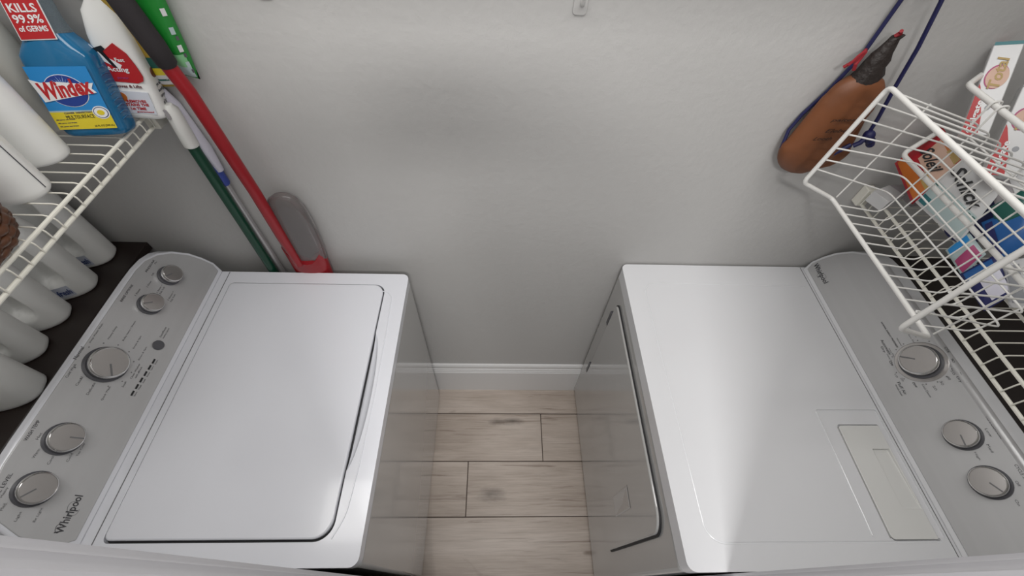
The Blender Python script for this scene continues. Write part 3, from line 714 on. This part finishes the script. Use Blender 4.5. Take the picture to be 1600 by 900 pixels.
bm = BM(); tube(bm, round_path([(.622, -.012, 1.545), (.606, -.03, 1.548), (.598, -.035, 1.538), (.588, -.03, 1.522)], .01, 4), .0028, 6)
tube(bm, [(.606, -.032, 1.552), (.596, -.036, 1.545), (.590, -.036, 1.528)], .002, 6); tube(bm, [(.612, -.026, 1.549), (.602, -.035, 1.530), (.606, -.035, 1.520)], .003, 6)
obj('red_tie', bm, REDTHREAD, bag, label='red thread tie')
bm = BM(); tube(bm, [(.633, -.004, 1.665), (.627, -.008, 1.622), (.6245, -.009, 1.536), (.606, -.010, 1.471), (.586, -.008, 1.417), (.576, -.012, 1.385), (.574, -.026, 1.35)], .0035, 8); obj('cord', bm, CORD, bag, smooth=True)
bm = BM(); tube(bm, [(.646, -.004, 1.665), (.674, -.030, 1.630), (.693, -.033, 1.56), (.708, -.033, 1.491), (.721, -.036, 1.43), (.7215, -.040, 1.405)], .0035, 8); obj('cord', bm, CORD, bag, smooth=True)
bm = BM()
for c, r in (((.722, -.045, 1.398), .011), ((.731, -.046, 1.388), .009), ((.738, -.046, 1.380), .008)):
    bmesh.ops.create_uvsphere(bm, u_segments=10, v_segments=8, radius=r, matrix=Matrix.Translation(c))
tube(bm, [(.72, -.045, 1.396), (.713, -.048, 1.383), (.705, -.046, 1.374)], .005, 8); tube(bm, [(.705, -.040, 1.372), (.67, -.045, 1.345), (.64, -.047, 1.318)], .0045, 8)
obj('knot', bm, CORD, bag, smooth=True)
bm = BM(); box(bm, .632, .647, -.006, -.0005, 1.655, 1.69); tube(bm, round_path([(.6395, -.004, 1.672), (.6395, -.02, 1.660), (.6395, -.022, 1.674)], .006), .003, 8); t = obj('wall_hook', bm, WALL)
tag(t, 'small pale hook on the back wall carrying the water bag cords', 'hook')
for s, x, z, wd in (('paitez', .612, 1.431, .047), ('Elebe', .616, 1.409, .042), ('Looth', .603, 1.391, .036)):
    obj('lettering', text_bm(s, (x, -.0575, z), (1, 0, .05), (0, -.12, 1), width=wd, height=.0085, shear=.2), mat('burnt_brown', (.03, .012, .006), .7), bag)

# ------------------------------------------------------------------ mop, broom and pole in the gap left
mop = thing('spray_mop', 'red spray mop with black grip and smoky bottle against the back wall', 'mop', (-.575, -.03, 0))
bm = BM(); tube(bm, [(-.580, -.048, .955), (-.582, -.050, 1.07), (-.581, -.052, 1.22), (-.590, -.055, 1.45), (-.598, -.056, 1.50)], [.0095, .0125, .0125, .0125, .0125], 14); obj('pole', bm, REDPOLE, mop, smooth=True)
bm = BM(); tube(bm, [(-.5965, -.056, 1.494), (-.5968, -.056, 1.500), (-.5985, -.057, 1.53), (-.606, -.058, 1.59), (-.618, -.060, 1.70), (-.622, -.060, 1.715)], [.011, .0155, .0172, .0172, .017, .010], 18); obj('grip', bm, GRIP, mop, smooth=True)
def mopsec(z, x0, x1, hy, yc=-.0255): return sell((x0 + x1) / 2, yc, z, (x1 - x0) / 2, hy, 2.3, 28)
bm = BM(); loft(bm, [mopsec(z, a, b, h) for z, a, b, h in ((.955, -.612, -.510, .0185), (1.00, -.614, -.504, .0205), (1.06, -.612, -.500, .021), (1.11, -.605, -.500, .021), (1.15, -.594, -.503, .0195), (1.175, -.580, -.512, .016), (1.187, -.562, -.524, .011), (1.19, -.555, -.532, .006))])
obj('bottle', bm, SMOKE, mop, smooth=True, angle=70, label='smoky translucent refill bottle')
sec = []
for z, a, b, h in ((.30, -.60, -.545, .014), (.70, -.61, -.52, .017), (.90, -.617, -.513, .0205), (.93, -.617, -.511, .021), (.97, -.616, -.507, .0215)):
    s = mopsec(z, a, b, h)
    if z == .97: s = [p + Vector((0, 0, -.018 + .052 * min(1.2, ((p.x + .562) / .052) ** 2))) for p in s]
    sec.append(s)
bm = BM(); loft(bm, sec); obj('bottle_holder', bm, REDPOLE, mop, smooth=True, angle=60)
bm = BM(); prism(bm, rrect(-.72, -.44, -.040, -.006, .01, 4), .0, .03); obj('mop_head', bm, GRIP, mop, bevel=.004)
bm = BM(); tube(bm, [(-.572, -.024, .03), (-.572, -.025, .32)], .011, 12); obj('lower_pole', bm, REDPOLE, mop, smooth=True)

broom = thing('broom', 'dark green broom pole with white tip standing behind the washer', 'broom', (-.685, -.03, 0))
bm = BM(); tube(bm, [(-.683, -.030, .06), (-.679, -.030, .90), (-.674, -.030, 1.10), (-.6695, -.030, 1.325)], .0115, 14); obj('pole', bm, GREENP, broom, smooth=True)
bm = BM(); tube(bm, [(-.6702, -.030, 1.318), (-.6698, -.030, 1.322), (-.668, -.030, 1.35), (-.6635, -.031, 1.402), (-.662, -.031, 1.412)], [.010, .0145, .0145, .0135, .006], 16)
cap = obj('tip', bm, OFFW, broom, smooth=True, label='white hanging tip')
bm = BM(); loft(bm, [[Vector((-.6655 + .0045 * math.cos(t) + q * -.0 , -.0435 - q, 1.398 + .011 * math.sin(t))) for t in [2 * PI * j / 14 for j in range(14)]] for q in (0, .0022)]); obj('hanging_hole', bm, PACKGREY, cap)
bm = BM(); prism(bm, rrect(-.80, -.72, -.040, -.008, .01, 4), .0, .06); tube(bm, [(-.765, -.024, .05), (-.685, -.030, .12)], .011, 10); obj('broom_head', bm, DKGREY, broom, bevel=.003)
pole = thing('mop_pole', 'thin grey pole with blue grip standing behind the green broom', 'pole', (-.675, -.012, 0))
bm = BM(); tube(bm, [(-.665, -.0125, .0), (-.667, -.0125, .88), (-.667, -.0125, 1.215)], .0075, 12); obj('shaft', bm, ALU, pole, smooth=True)
bm = BM(); tube(bm, [(-.667, -.013, 1.205), (-.667, -.013, 1.21), (-.670, -.013, 1.30)], [.009, .0115, .0115], 14); obj('grip', bm, BLUEGRIP, pole, smooth=True)
bm = BM(); tube(bm, [(-.659, -.013, 1.245), (-.660, -.0135, 1.30), (-.667, -.0135, 1.40), (-.673, -.0135, 1.43)], [.008, .0125, .0125, .008], 14); obj('sleeve', bm, LAV, pole, smooth=True)

# packs hanging over the pole tops
t = thing('sponge_pack', 'green plastic pack hanging on the back wall behind the black mop grip', 'pack', (-.575, -.02, 1.45))
q = [(-.604, -.022, 1.452), (-.612, -.020, 1.64), (-.538, -.020, 1.64), (-.575, -.022, 1.452)]
q = [(-.618, -.018, 1.465), (-.640, -.018, 1.64), (-.560, -.018, 1.64), (-.583, -.018, 1.455)]
obj('pouch', pouch_bm(q, .030), GREENB, t, smooth=True, angle=80)
obj('print', patch_bm(q, (.10, .95, .03, .14), .030), PACKAQ, t, smooth=True); obj('print', patch_bm(q, (.45, .94, .14, .26), .030), flat('pale_green', (.22, .5, .25)), t, smooth=True)
for k in range(4): obj('print', patch_bm(q, (.87, .955, .13 + k * .15, .19 + k * .15), .030, .0007), PACKAQ if k % 2 == 0 else PACKW, t, smooth=True)
for k in range(3): obj('print', patch_bm(q, (.92, .97, .08 + k * .15, .115 + k * .15), .030, .0009), DKGREY, t, smooth=True)
t = thing('sponge_pack', 'gold and green pack hanging left of the black mop grip', 'pack', (-.63, -.013, 1.446))
q = [(-.664, -.013, 1.436), (-.705, -.013, 1.62), (-.565, -.013, 1.62), (-.622, -.013, 1.438)]
obj('pouch', pouch_bm(q, .014), PACKYEL, t, smooth=True, angle=80)
for poly, m in (((.03, .97, .03, .13), PACKW), ((.03, .97, .07, .09), DKGREEN), ((.05, .97, .13, .20), YEL), ((.05, .97, .20, .30), DKGREEN)): obj('print', patch_bm(q, poly, .014), m, t, smooth=True)

# ------------------------------------------------------------------ bottles
def jug_mesh(hx, hy, H, e_):
    """white jug, its handle side towards +x: (body, cap)"""
    n = 80; secs = []
    prof = [(0, .90), (.006, .97), (.02, 1.), (.35, 1.), (.62, .98), (.72, .90), (.80, .72), (.86, .48), (.89, .30), (.90, .28), (.93, .28)]
    zs = []
    for a, b in zip(prof, prof[1:]):
        k = 14 if b[0] - a[0] > .2 else 4
        zs += [(a[0] + (b[0] - a[0]) * i / k, a[1] + (b[1] - a[1]) * i / k) for i in range(k)]
    zs.append(prof[-1])
    for z, f in zs:
        s = sell(-hx * .25 * (1 - f), 0, z * H, hx * f, hy * (f if f > .7 else max(f * 1.15, .3)), e_, n)
        out = []
        for p in s:
            # dimples either side that leave a handle ridge at the front
            g = max(0, min(1, (1.32 - abs(p.x - hx * .22) / (hx * .30)) / .45)) * max(0, min(1, (z - .12 - .10 * abs(p.x / hx - .22)) / .07)) * max(0, min(1, (.80 - z) / .08)); g = g * g * (3 - 2 * g)
            out.append(Vector((p.x, p.y * (1 - .80 * g), p.z)))
        secs.append(out)
    bm = BM(); loft(bm, secs)
    bc = BM(); loft(bc, [sell(-hx * .18, 0, z * H, r, r, 2, 24) for z, r in ((.915, hy * .52), (.99, hy * .48), (1.0, hy * .40))])
    return bm, bc
def jug(label_, x, y, z, hx, hy, H, rz=0., lean=0., m=HDPE, group=None, lab=None, name='detergent_jug', e_=2.8):
    t = bpy.data.objects.new(name, None); COL.objects.link(t); t.location = (x, y, z); t.rotation_euler = (0, lean, rz); t.empty_display_size = .03
    tag(t, label_, 'bottle', group)
    bm, bc = jug_mesh(hx, hy, H, e_)
    b_ = obj('body', bm, m, t, smooth=True, angle=80); obj('cap', bc, m, t, smooth=True)
    if lab:
        # blue printed strip on the side facing the camera (-y side)
        def sk(fx, o=.0009): return -hy * (1 - min(1, abs(fx)) ** e_) ** (1 / e_) - o
        xs = [.06 + .44 * k / 8 for k in range(9)]
        bl = BM(); g = [[bl.verts.new((hx * fx * .985, sk(fx), H * z)) for fx in xs] for z in (.035, .09, .15)]
        for A, B in zip(g, g[1:]):
            for k in range(8): bl.faces.new((A[k], A[k + 1], B[k + 1], B[k]))
        obj('label_print', bl, flat('faded_label_blue', (.60, .63, .72)), t)
        tx = Vector((hx * .44 - hx * .10, sk(.44) - sk(.10), 0)).normalized()
        o = obj('lettering', text_bm(lab, (hx * .09, sk(.09) - .0012, .06 * H), tx, (0, 0, 1), width=hx * .38, height=.06 * H, shear=.25, bold=.02), flat('label_text_blue', (.06, .09, .25)), t)
    return t
low = [(-1.118, -.064, .070, .0395, 16, 'big'), (-1.108, -.166, .070, .0385, 24, None), (-1.116, -.257, .068, .0385, 24, None), (-1.112, -.347, .068, .0385, 24, None), (-1.068, -.440, .078, .042, 14, None), (-1.105, -.560, .074, .044, 20, None)]
labs = ['white handled jug on the dark ledge nearest the back wall', 'white handled jug with blue side print, second from the back wall on the ledge', 'white handled jug with a wide deep recess, third from the back wall on the ledge',
        'white handled jug behind the largest jug on the dark ledge', 'largest white handled jug overhanging the dark ledge by the big washer dial', 'white jug cut by the left picture edge, nearest the camera on the ledge']
for (x, y, hx, hy, rz, k), lb in zip(low, labs):
    jug(lb, x, y, .9855, hx, hy, .30, math.radians(rz), group='white jugs on the dark ledge', lab='fresh' if lb.startswith(('white handled jug with blue', 'white handled jug on')) else None)
jug('white handled jug on the wire shelf beside the blue spray bottle', -.868, -.166, 1.391, .096, .0435, .30, math.radians(-6), group='white jugs on the wire shelf', e_=2.2)
jb = jug('white handled jug with a dark seam on the wire shelf beside the wicker basket', -.842, -.257, 1.391, .096, .0430, .30, math.radians(-6), group='white jugs on the wire shelf', e_=2.2)
bm = BM(); tube(bm, [(.0965, .004, .012), (.0965, .004, .10), (.0965, .004, .19)], .0008, 6); obj('seam', bm, DKGREY, jb)
# cream bottle with a dark red round mark, behind the jugs
t = thing('softener_bottle', 'cream bottle with a dark red round mark behind the blue spray bottle', 'bottle', (-.865, -.075, 1.391))
bm = BM(); loft(bm, [sell(-.897, -.070, 1.391 + z, hx, hy, 2.8, 36) for z, hx, hy in ((0, .070, .040), (.004, .074, .044), (.16, .074, .044), (.20, .070, .042), (.225, .05, .036), (.24, .026, .026), (.27, .024, .024))]); obj('body', bm, HDPE_B, t, smooth=True, angle=70)
bm = BM(); loft(bm, [[Vector((-.870 + .030 * math.cos(a), -.1148 - q, 1.47 + .021 * math.sin(a))) for a in [2 * PI * j / 28 for j in range(28)]] for q in (-.001, .0006)]); obj('emblem', bm, MAROON, t)
obj('lettering', text_bm('fabric', (-.870, -.1158, 1.470), (1, 0, 0), (0, 0, 1), width=.04, height=.012, align='C'), HDPE_B, t)
obj('lettering', text_bm('SOFTENER', (-.870, -.1152, 1.505), (1, 0, 0), (0, 0, 1), width=.05, height=.008, align='C'), GREYP, t)

# blue glass cleaner bottle, leaning
def rooted(name, label_, cat, loc, rot, sc):
    t = bpy.data.objects.new(name, None); COL.objects.link(t); t.location = loc; t.rotation_euler = [math.radians(a) for a in rot]; t.scale = (sc, sc, sc); t.empty_display_size = .03
    return tag(t, label_, cat)
win = rooted('spray_bottle', 'transparent blue glass cleaner spray bottle labelled Windex on the wire shelf', 'bottle', (-.752, -.1016, 1.3967), (-17.5, 2.6, 11.1), .904)
hw, hd = .054, .033
def sq(z, a, b, e=4.5, cx=0.): return sell(cx, 0, z, a, b, e, 36)
bm = BM(); loft(bm, [sq(0, hw * .90, hd * .86), sq(.004, hw * .97, hd * .95), sq(.012, hw, hd), sq(.060, hw * .98, hd * .97), sq(.125, hw * 1.02, hd), sq(.137, hw * 1.0, hd * .98), sq(.150, hw * .86, hd * .92, 3.4), sq(.166, hw * .64, hd * .82, 2.8), sq(.170, hw * .60, hd * .8, 2.6)])
wb = obj('body', bm, BLUELIQ, win, smooth=True, angle=40)
bm = BM(); loft(bm, [sq(.1705, hw * .60, hd * .8, 2.6), sq(.19, hw * .50, hd * .74, 2.4), sq(.25, hw * .46, hd * .70, 2.2), sq(.262, hw * .30, hd * .5, 2)]); obj('neck', bm, CLEARP, win, smooth=True)
bm = BM(); loft(bm, [sell(0, 0, z, r, r, 2, 24) for z, r in ((.258, .017), (.285, .017), (.288, .014))]); box(bm, -.05, .03, -.011, .011, .288, .318); obj('sprayer', bm, WHITE, win, bevel=.003)
def sidequad(parent, x0, x1, z0, z1, m, h, sk=0., nm='label_print', y=None):
    b_ = BM(); yy = -hd if y is None else y
    loft(b_, [[Vector((x + sk * (z - z0), yy - q, z)) for x, z in ((x0, z0), (x1, z0), (x1, z1), (x0, z1))] for q in (h - .0008, h)]); return obj(nm, b_, m, parent)
sidequad(win, -.048, .047, .014, .121, LBLUE, .0016)
sidequad(win, -.048, .047, .014, .045, YEL, .0021)
sidequad(win, -.048, .047, .045, .0475, PACKAQ, .0021)
def ell(parent, cx, cz, a, b, m, h, y, nm='emblem'):
    b_ = BM(); loft(b_, [[Vector((cx + a * math.cos(t), y - q, cz + b * math.sin(t))) for t in [2 * PI * j / 32 for j in range(32)]] for q in (h - .0008, h)]); return obj(nm, b_, m, parent)
ell(win, -.002, .081, .0325, .0275, WHITE, .0021, -hd); ell(win, -.002, .081, .0315, .0265, flat('logo_deep_blue', (.012, .045, .26)), .0026, -hd)
for k in range(9):
    a = math.radians(25 + k * 16); b_ = BM(); p0 = Vector((-.002, -hd - .003, .087)); d = Vector((math.cos(a), 0, math.sin(a))); s_ = Vector((-d.z, 0, d.x)) * .0011
    v_ = [b_.verts.new(p0 + s_), b_.verts.new(p0 - s_), b_.verts.new(p0 + d * (.017 + .004 * (k % 2)))]; b_.faces.new(v_); obj('ray', b_, flat('ray_blue', (.35, .5, .75)), win)
b_ = text_bm('Windex', (-.041, -hd - .0034, .066), (1, 0, .12), (-.06, 0, 1), width=.083, height=.029, shear=.12, bold=.035); o = obj('lettering', b_, RED, win)
b_ = BM(); loft(b_, [[Vector((x, -hd - q, z)) for x, z in ((-.044, .063), (.044, .0775), (.0395, .0845), (.046, .094), (.030, .0925), (-.010, .0965), (-.034, .0955), (-.050, .101))] for q in (.0026, .0033)]); obj('label_print', b_, WHITE, win)
obj('lettering', text_bm('MULTISURFACE', (-.026, -hd - .0022, .0325), (1, 0, .03), (0, 0, 1), width=.046, height=.0065), BLACKP, win)
obj('lettering', text_bm('CLEANER  DISINFECTANT', (-.026, -hd - .0022, .0415), (1, 0, .03), (0, 0, 1), width=.046, height=.0030), NAVY, win)
obj('lettering', text_bm('26 FL OZ (768 mL)', (.012, -hd - .0022, .0165), (1, 0, .03), (0, 0, 1), width=.033, height=.0042), BLACKP, win)
for k in range(3): obj('lettering', text_bm('kills germs and viruses', (-.044, -hd - .0022, .018 + k * .006), (1, 0, .03), (0, 0, 1), width=.03, height=.0026), NAVY, win)
ell(win, .034, .043, .0135, .0115, WHITE, .0026, -hd); ell(win, .034, .043, .0118, .0098, NAVY, .0030, -hd); ell(win, .034, .043, .0105, .0087, WHITE, .0034, -hd); ell(win, .034, .043, .006, .0045, YEL, .0038, -hd)
# ridges on the side that shows
for k in range(9):
    b_ = BM(); z = .026 + k * .011; tube(b_, [(hw * .99, -hd * .50, z), (hw * 1.003, 0, z + .003), (hw * .99, hd * .40, z)], .0014, 6); obj('ridge', b_, BLUELIQ, win, smooth=True)
# red neck tag
TG = BM(); loft(TG, [[Vector((x, -hd * .86 - q, z)) for x, z in ((-.030, .160), (.024, .162), (.026, .250), (-.026, .250))] for q in (0, .0012)]); obj('neck_label', TG, WHITE, win)
TG = BM(); loft(TG, [[Vector((x, -hd * .86 - q, z)) for x, z in ((-.0285, .1615), (.0225, .1635), (.0245, .250), (-.0245, .250))] for q in (.001, .0018)]); tgo = obj('neck_label', TG, RED, win)
yy = -hd * .86 - .0019
for s, z, wd, ht in (('KILLS', .2010, .040, .0125), ('99.9%', .1855, .042, .0125), ('of GERMS', .1735, .042, .0085)):
    obj('lettering', text_bm(s, (-.002, yy, z + ht / 2), (1, 0, .03), (0, 0, 1), width=wd, height=ht, bold=.02, align='C'), WHITE, win)

# white stain remover bottle
st = rooted('stain_remover_bottle', 'white stain remover bottle with red label between the blue bottle and mop', 'bottle', (-.7055, -.036, 1.3935), (-7.2, 8.5, 8.), .857)
hw2, hd2 = .043, .028
bm = BM(); loft(bm, [sell(0, 0, z, a * hw2, b * hd2, 3.6, 36) for z, a, b in ((0, .86, .82), (.005, .95, .95), (.012, 1, 1), (.06, 1, 1), (.10, .99, .98), (.16, .90, .92), (.20, .70, .8), (.215, .45, .6), (.225, .36, .5))]); obj('body', bm, HDPE, st, smooth=True, angle=50)
bm = BM(); loft(bm, [sell(0, 0, z, r, r, 2, 24) for z, r in ((.222, .017), (.238, .017), (.240, .014))]); obj('collar', bm, YEL, st, smooth=True)
bm = BM(); box(bm, -.055, .026, -.012, .010, .240, .270); obj('sprayer', bm, WHITE, st, bevel=.004)
b_ = BM(); loft(b_, [[Vector((x, -hd2 - q, z)) for x, z in ((-.036, .078), (.020, .078), (.031, .083), (.034, .092), (.030, .112), (.022, .135), (.006, .152), (-.036, .120))] for q in (-.001, .0008)]); obj('label_print', b_, RED, st)
b_ = BM(); loft(b_, [[Vector((x, -hd2 - q, z)) for x, z in ((-.034, .013), (.030, .013), (.030, .060), (-.034, .060))] for q in (-.001, .0006)]); obj('label_print', b_, flat('label_pale', (.68, .70, .76)), st)
b_ = BM(); loft(b_, [[Vector((x, -hd2 - q, z)) for x, z in ((-.040, .126), (.000, .104), (.006, .112), (-.022, .130), (-.034, .146))] for q in (.0008, .0014)]); obj('label_print', b_, WHITE, st)
b_ = BM(); loft(b_, [[Vector((x, -hd2 - q, z)) for x, z in ((-.010, .108), (-.003, .106), (-.016, .136), (-.010, .140), (-.014, .146), (-.034, .138), (-.030, .132), (-.023, .135))] for q in (.0016, .0022)]); obj('lettering', b_, BLACKP, st)
for s, x, z, wd, ht, m in (('Fast', -.002, .118, .016, .007, WHITE), ('Acting', -.024, .095, .038, .012, WHITE), ('power', -.012, .083, .02, .005, PINK), ('Removes & Lifts', -.034, .066, .058, .006, MAROON),
                           ('REMOVES', -.016, .036, .036, .006, RED), ('STAINS THE', -.020, .0285, .042, .006, RED), ('1st TIME', -.014, .0205, .028, .006, RED), ('guaranteed', -.006, .0150, .032, .0035, RED)):
    obj('lettering', text_bm(s, (x, -hd2 - .0012, z), (1, 0, .05), (0, 0, 1), width=wd, height=ht, bold=.02), m, st)
ell(st, -.022, .047, .010, .010, ORANGE, .0012, -hd2)
# print on the narrow side that shows
def side_text(s, y, z, wd, ht, m): obj('lettering', text_bm(s, (hw2 * 1.004, y, z), (0, 1, 0), (0, 0, 1), width=wd, height=ht), m, st)
for k, s in enumerate(('pet stain', 'laundry', 'carpet', 'oil & ink')): side_text(s, -.010, .066 - k * .012, .022, .008, DKGREY)
b_ = BM(); loft(b_, [[Vector((hw2 * 1.0 + q, -.002 + .009 * math.cos(t), .094 + .010 * math.sin(t))) for t in [2 * PI * j / 16 for j in range(16)]] for q in (-.001, .0008)]); obj('emblem', b_, MAROON, st)

# ------------------------------------------------------------------ wicker basket on the wire shelf
wk = thing('wicker_basket', 'dark brown coiled wicker basket at the left picture edge on the wire shelf', 'basket', (-.802, -.392, 1.391))
WX, WY, WR = -.802, -.402, .086
for k in range(5):
    z = 1.3985 + k * .0112; R = WR - .006 * ((k - 2.0) / 2) ** 2
    bm = BM(); n = 120; pts = [(WX + (R + .0016 * math.sin(24 * t + k * PI)) * math.cos(t), WY + (R + .0016 * math.sin(24 * t + k * PI)) * math.sin(t), z + .0010 * math.sin(12 * t)) for t in [2 * PI * j / n for j in range(n)]]
    tube(bm, pts, .0063, 8, closed=True); obj('coil', bm, WICKER, wk, smooth=True, angle=80)
bm = BM(); loft(bm, [[Vector((WX + r * math.cos(t), WY + r * math.sin(t), z)) for t in [2 * PI * j / 40 for j in range(40)]] for z, r in ((1.3912, .080), (1.398, .082))]); obj('base', bm, WICKER, wk)
bm = BM()
n = 70
for k in range(n):
    t = 2 * PI * k / n; c = Vector((WX + .084 * math.cos(t), WY + .084 * math.sin(t), 1.460)); rd = Vector((math.cos(t), math.sin(t), 0)); tg = Vector((-math.sin(t), math.cos(t), 0))
    tube(bm, [c + rd * (.012 * math.cos(a)) + Vector((0, 0, .014 * math.sin(a))) + tg * (.005 * a / PI - .005) for a in [2 * PI * j / 10 for j in range(11)]], .0036, 6, cap=False)
obj('wrapped_rim', bm, WICKER, wk, smooth=True, kind='stuff')

# ------------------------------------------------------------------ the photographer in the doorway, whose soft shadow falls on the back wall
def skinned(name, verts, edges, m, parent, sub=2, root=0):
    off = ORG.get(parent.name, Vector())
    me = bpy.data.meshes.new(name); me.from_pydata([Vector(v[:3]) - off for v in verts], edges, [])
    o = bpy.data.objects.new(name, me); COL.objects.link(o); o.parent = parent; me.materials.append(m)
    md = o.modifiers.new('skin', 'SKIN'); md.use_smooth_shade = True
    for i, v in enumerate(verts):
        d = me.skin_vertices[0].data[i]; d.radius = (v[3], v[4] if len(v) > 4 else v[3]); d.use_root = (i == root)
    sb = o.modifiers.new('sub', 'SUBSURF'); sb.levels = sb.render_levels = sub
    return o
SKIN_M = mat('skin', (.46, .27, .19), .5); SHIRT = mat('dark_shirt', (.05, .055, .07), .8); JEANS = mat('blue_jeans', (.04, .06, .12), .8); HAIR = mat('brown_hair', (.03, .018, .012), .6); PHONE = mat('phone_black', (.015, .015, .018), .25)
PX, PY = -.03, -1.30
per = thing('person', 'person in dark shirt standing in the doorway holding up a phone with both hands', 'person', (PX, PY, 0))
pc = Vector(mw.translation) - F_ * .10                       # the phone, just behind the lens
V, E_ = [], []
def chain(pts, start=None):
    prev = start
    for p in pts:
        V.append(tuple(p)); i = len(V) - 1
        if prev is not None: E_.append((prev, i))
        prev = i
    return prev
pel = chain([(PX, PY, .92, .135, .10)])
ch = chain([(PX, PY, 1.08, .125, .095), (PX, PY, 1.25, .145, .105), (PX, PY, 1.37, .12, .09)], pel)
chain([(PX, PY + .01, 1.44, .052), (PX, PY + .025, 1.53, .062, .07), (PX, PY + .03, 1.60, .073, .088), (PX, PY + .025, 1.66, .06, .07)], ch)
for s in (-1, 1):
    chain([(PX + s * .09, PY, .84, .085), (PX + s * .10, PY + .01, .48, .058), (PX + s * .10, PY - .01, .28, .052), (PX + s * .10, PY - .02, .09, .036), (PX + s * .105, PY + .08, .04, .034, .03), (PX + s * .11, PY + .15, .03, .03, .02)], pel)
    pw = pc + R_ * s * .115 - U_ * .035 - F_ * .02
    el = Vector((PX + s * .25, PY + .18, 1.40))
    wr = chain([(PX + s * .17, PY, 1.38, .06), (PX + s * .21, PY + .08, 1.39, .05), (el.x, el.y, el.z, .042), (*(el * .5 + (pw - R_ * s * -.02) * .5), .038), (*(pw + R_ * s * .012 - U_ * .05 - F_ * .02), .026, .022), (*(pw - U_ * .012), .034, .018), (*(pw + U_ * .02), .034, .017)], ch)
    # four fingers behind the phone and a thumb in front of it
    for k, ln in enumerate((.9, 1.0, .95, .75)):
        b_ = pw + U_ * (.030 - k * .019)
        chain([(*(b_ - R_ * s * .010), .0095), (*(b_ - R_ * s * .042 * ln + F_ * .022), .0088), (*(b_ - R_ * s * .072 * ln + F_ * .024), .0078)], wr)
    chain([(*(pw - U_ * .02 - F_ * .018), .012), (*(pw - U_ * .012 - R_ * s * .03 - F_ * .018), .010), (*(pw - R_ * s * .052 - F_ * .012), .0085)], wr)
body = skinned('body', V, E_, SKIN_M, per)
def clothes(name, segs, m):
    V2, E2 = [], []
    for ch_ in segs:
        prev = None
        for p in ch_:
            if isinstance(p, int): prev = p; continue
            V2.append(tuple(p)); i = len(V2) - 1
            if prev is not None: E2.append((prev, i))
            prev = i
    return skinned(name, V2, E2, m, per)
clothes('shirt', [[(PX, PY, .90, .15, .115), (PX, PY, 1.08, .142, .11), (PX, PY, 1.25, .16, .12), (PX, PY, 1.37, .135, .105), (PX, PY, 1.425, .07, .065)]] +
        [[3, (PX + s * .17, PY, 1.38, .074), (PX + s * .215, PY + .09, 1.392, .062), (PX + s * .24, PY + .155, 1.398, .056)] for s in (-1, 1)], SHIRT)
clothes('trousers', [[(PX, PY, .96, .148, .113), (PX, PY, .89, .145, .11)]] + [[1, (PX + s * .09, PY, .80, .097), (PX + s * .10, PY + .01, .48, .072), (PX + s * .10, PY - .01, .28, .066), (PX + s * .10, PY - .02, .10, .055)] for s in (-1, 1)], JEANS)
clothes('hair', [[(PX, PY - .02, 1.60, .07, .06), (PX, PY - .005, 1.655, .078, .088), (PX, PY + .01, 1.69, .06, .075)]], HAIR)
for s in (-1, 1):
    bm = BM(); bmesh.ops.create_uvsphere(bm, u_segments=12, v_segments=8, radius=.011, matrix=Matrix.Translation((PX + s * .030, PY + .108, 1.605))); obj('eye', bm, BLACKP, per, smooth=True)
bm = BM(); loft(bm, [sell(PX, PY + .112 + dy, z, r, r * .8, 2, 12) for z, r, dy in ((1.560, .014, 0), (1.572, .016, .006), (1.600, .008, 0))]); obj('nose', bm, SKIN_M, per, smooth=True)
bm = BM(); tube(bm, [(PX - .022, PY + .098, 1.540), (PX, PY + .106, 1.538), (PX + .022, PY + .098, 1.540)], .005, 6); obj('mouth', bm, mat('lips', (.35, .12, .10), .5), per, smooth=True)
ph = thing('phone', 'black phone held up in the doorway by the person', 'phone', tuple(pc))
Mp = Matrix.Identity(4)
for i in range(3): Mp[i][0] = R_[i]; Mp[i][1] = U_[i]; Mp[i][2] = F_[i]
Mp.translation = pc
bm = BM(); prism(bm, rrect(-.082, .082, -.039, .039, .010, 4), -.004, .004, Mp); obj('body', bm, PHONE, ph, bevel=.002)
bm = BM(); prism(bm, rrect(-.078, .078, -.035, .035, .008, 4), -.0048, -.0040, Mp); obj('screen', bm, mat('phone_screen', (.01, .01, .012), .08), ph)
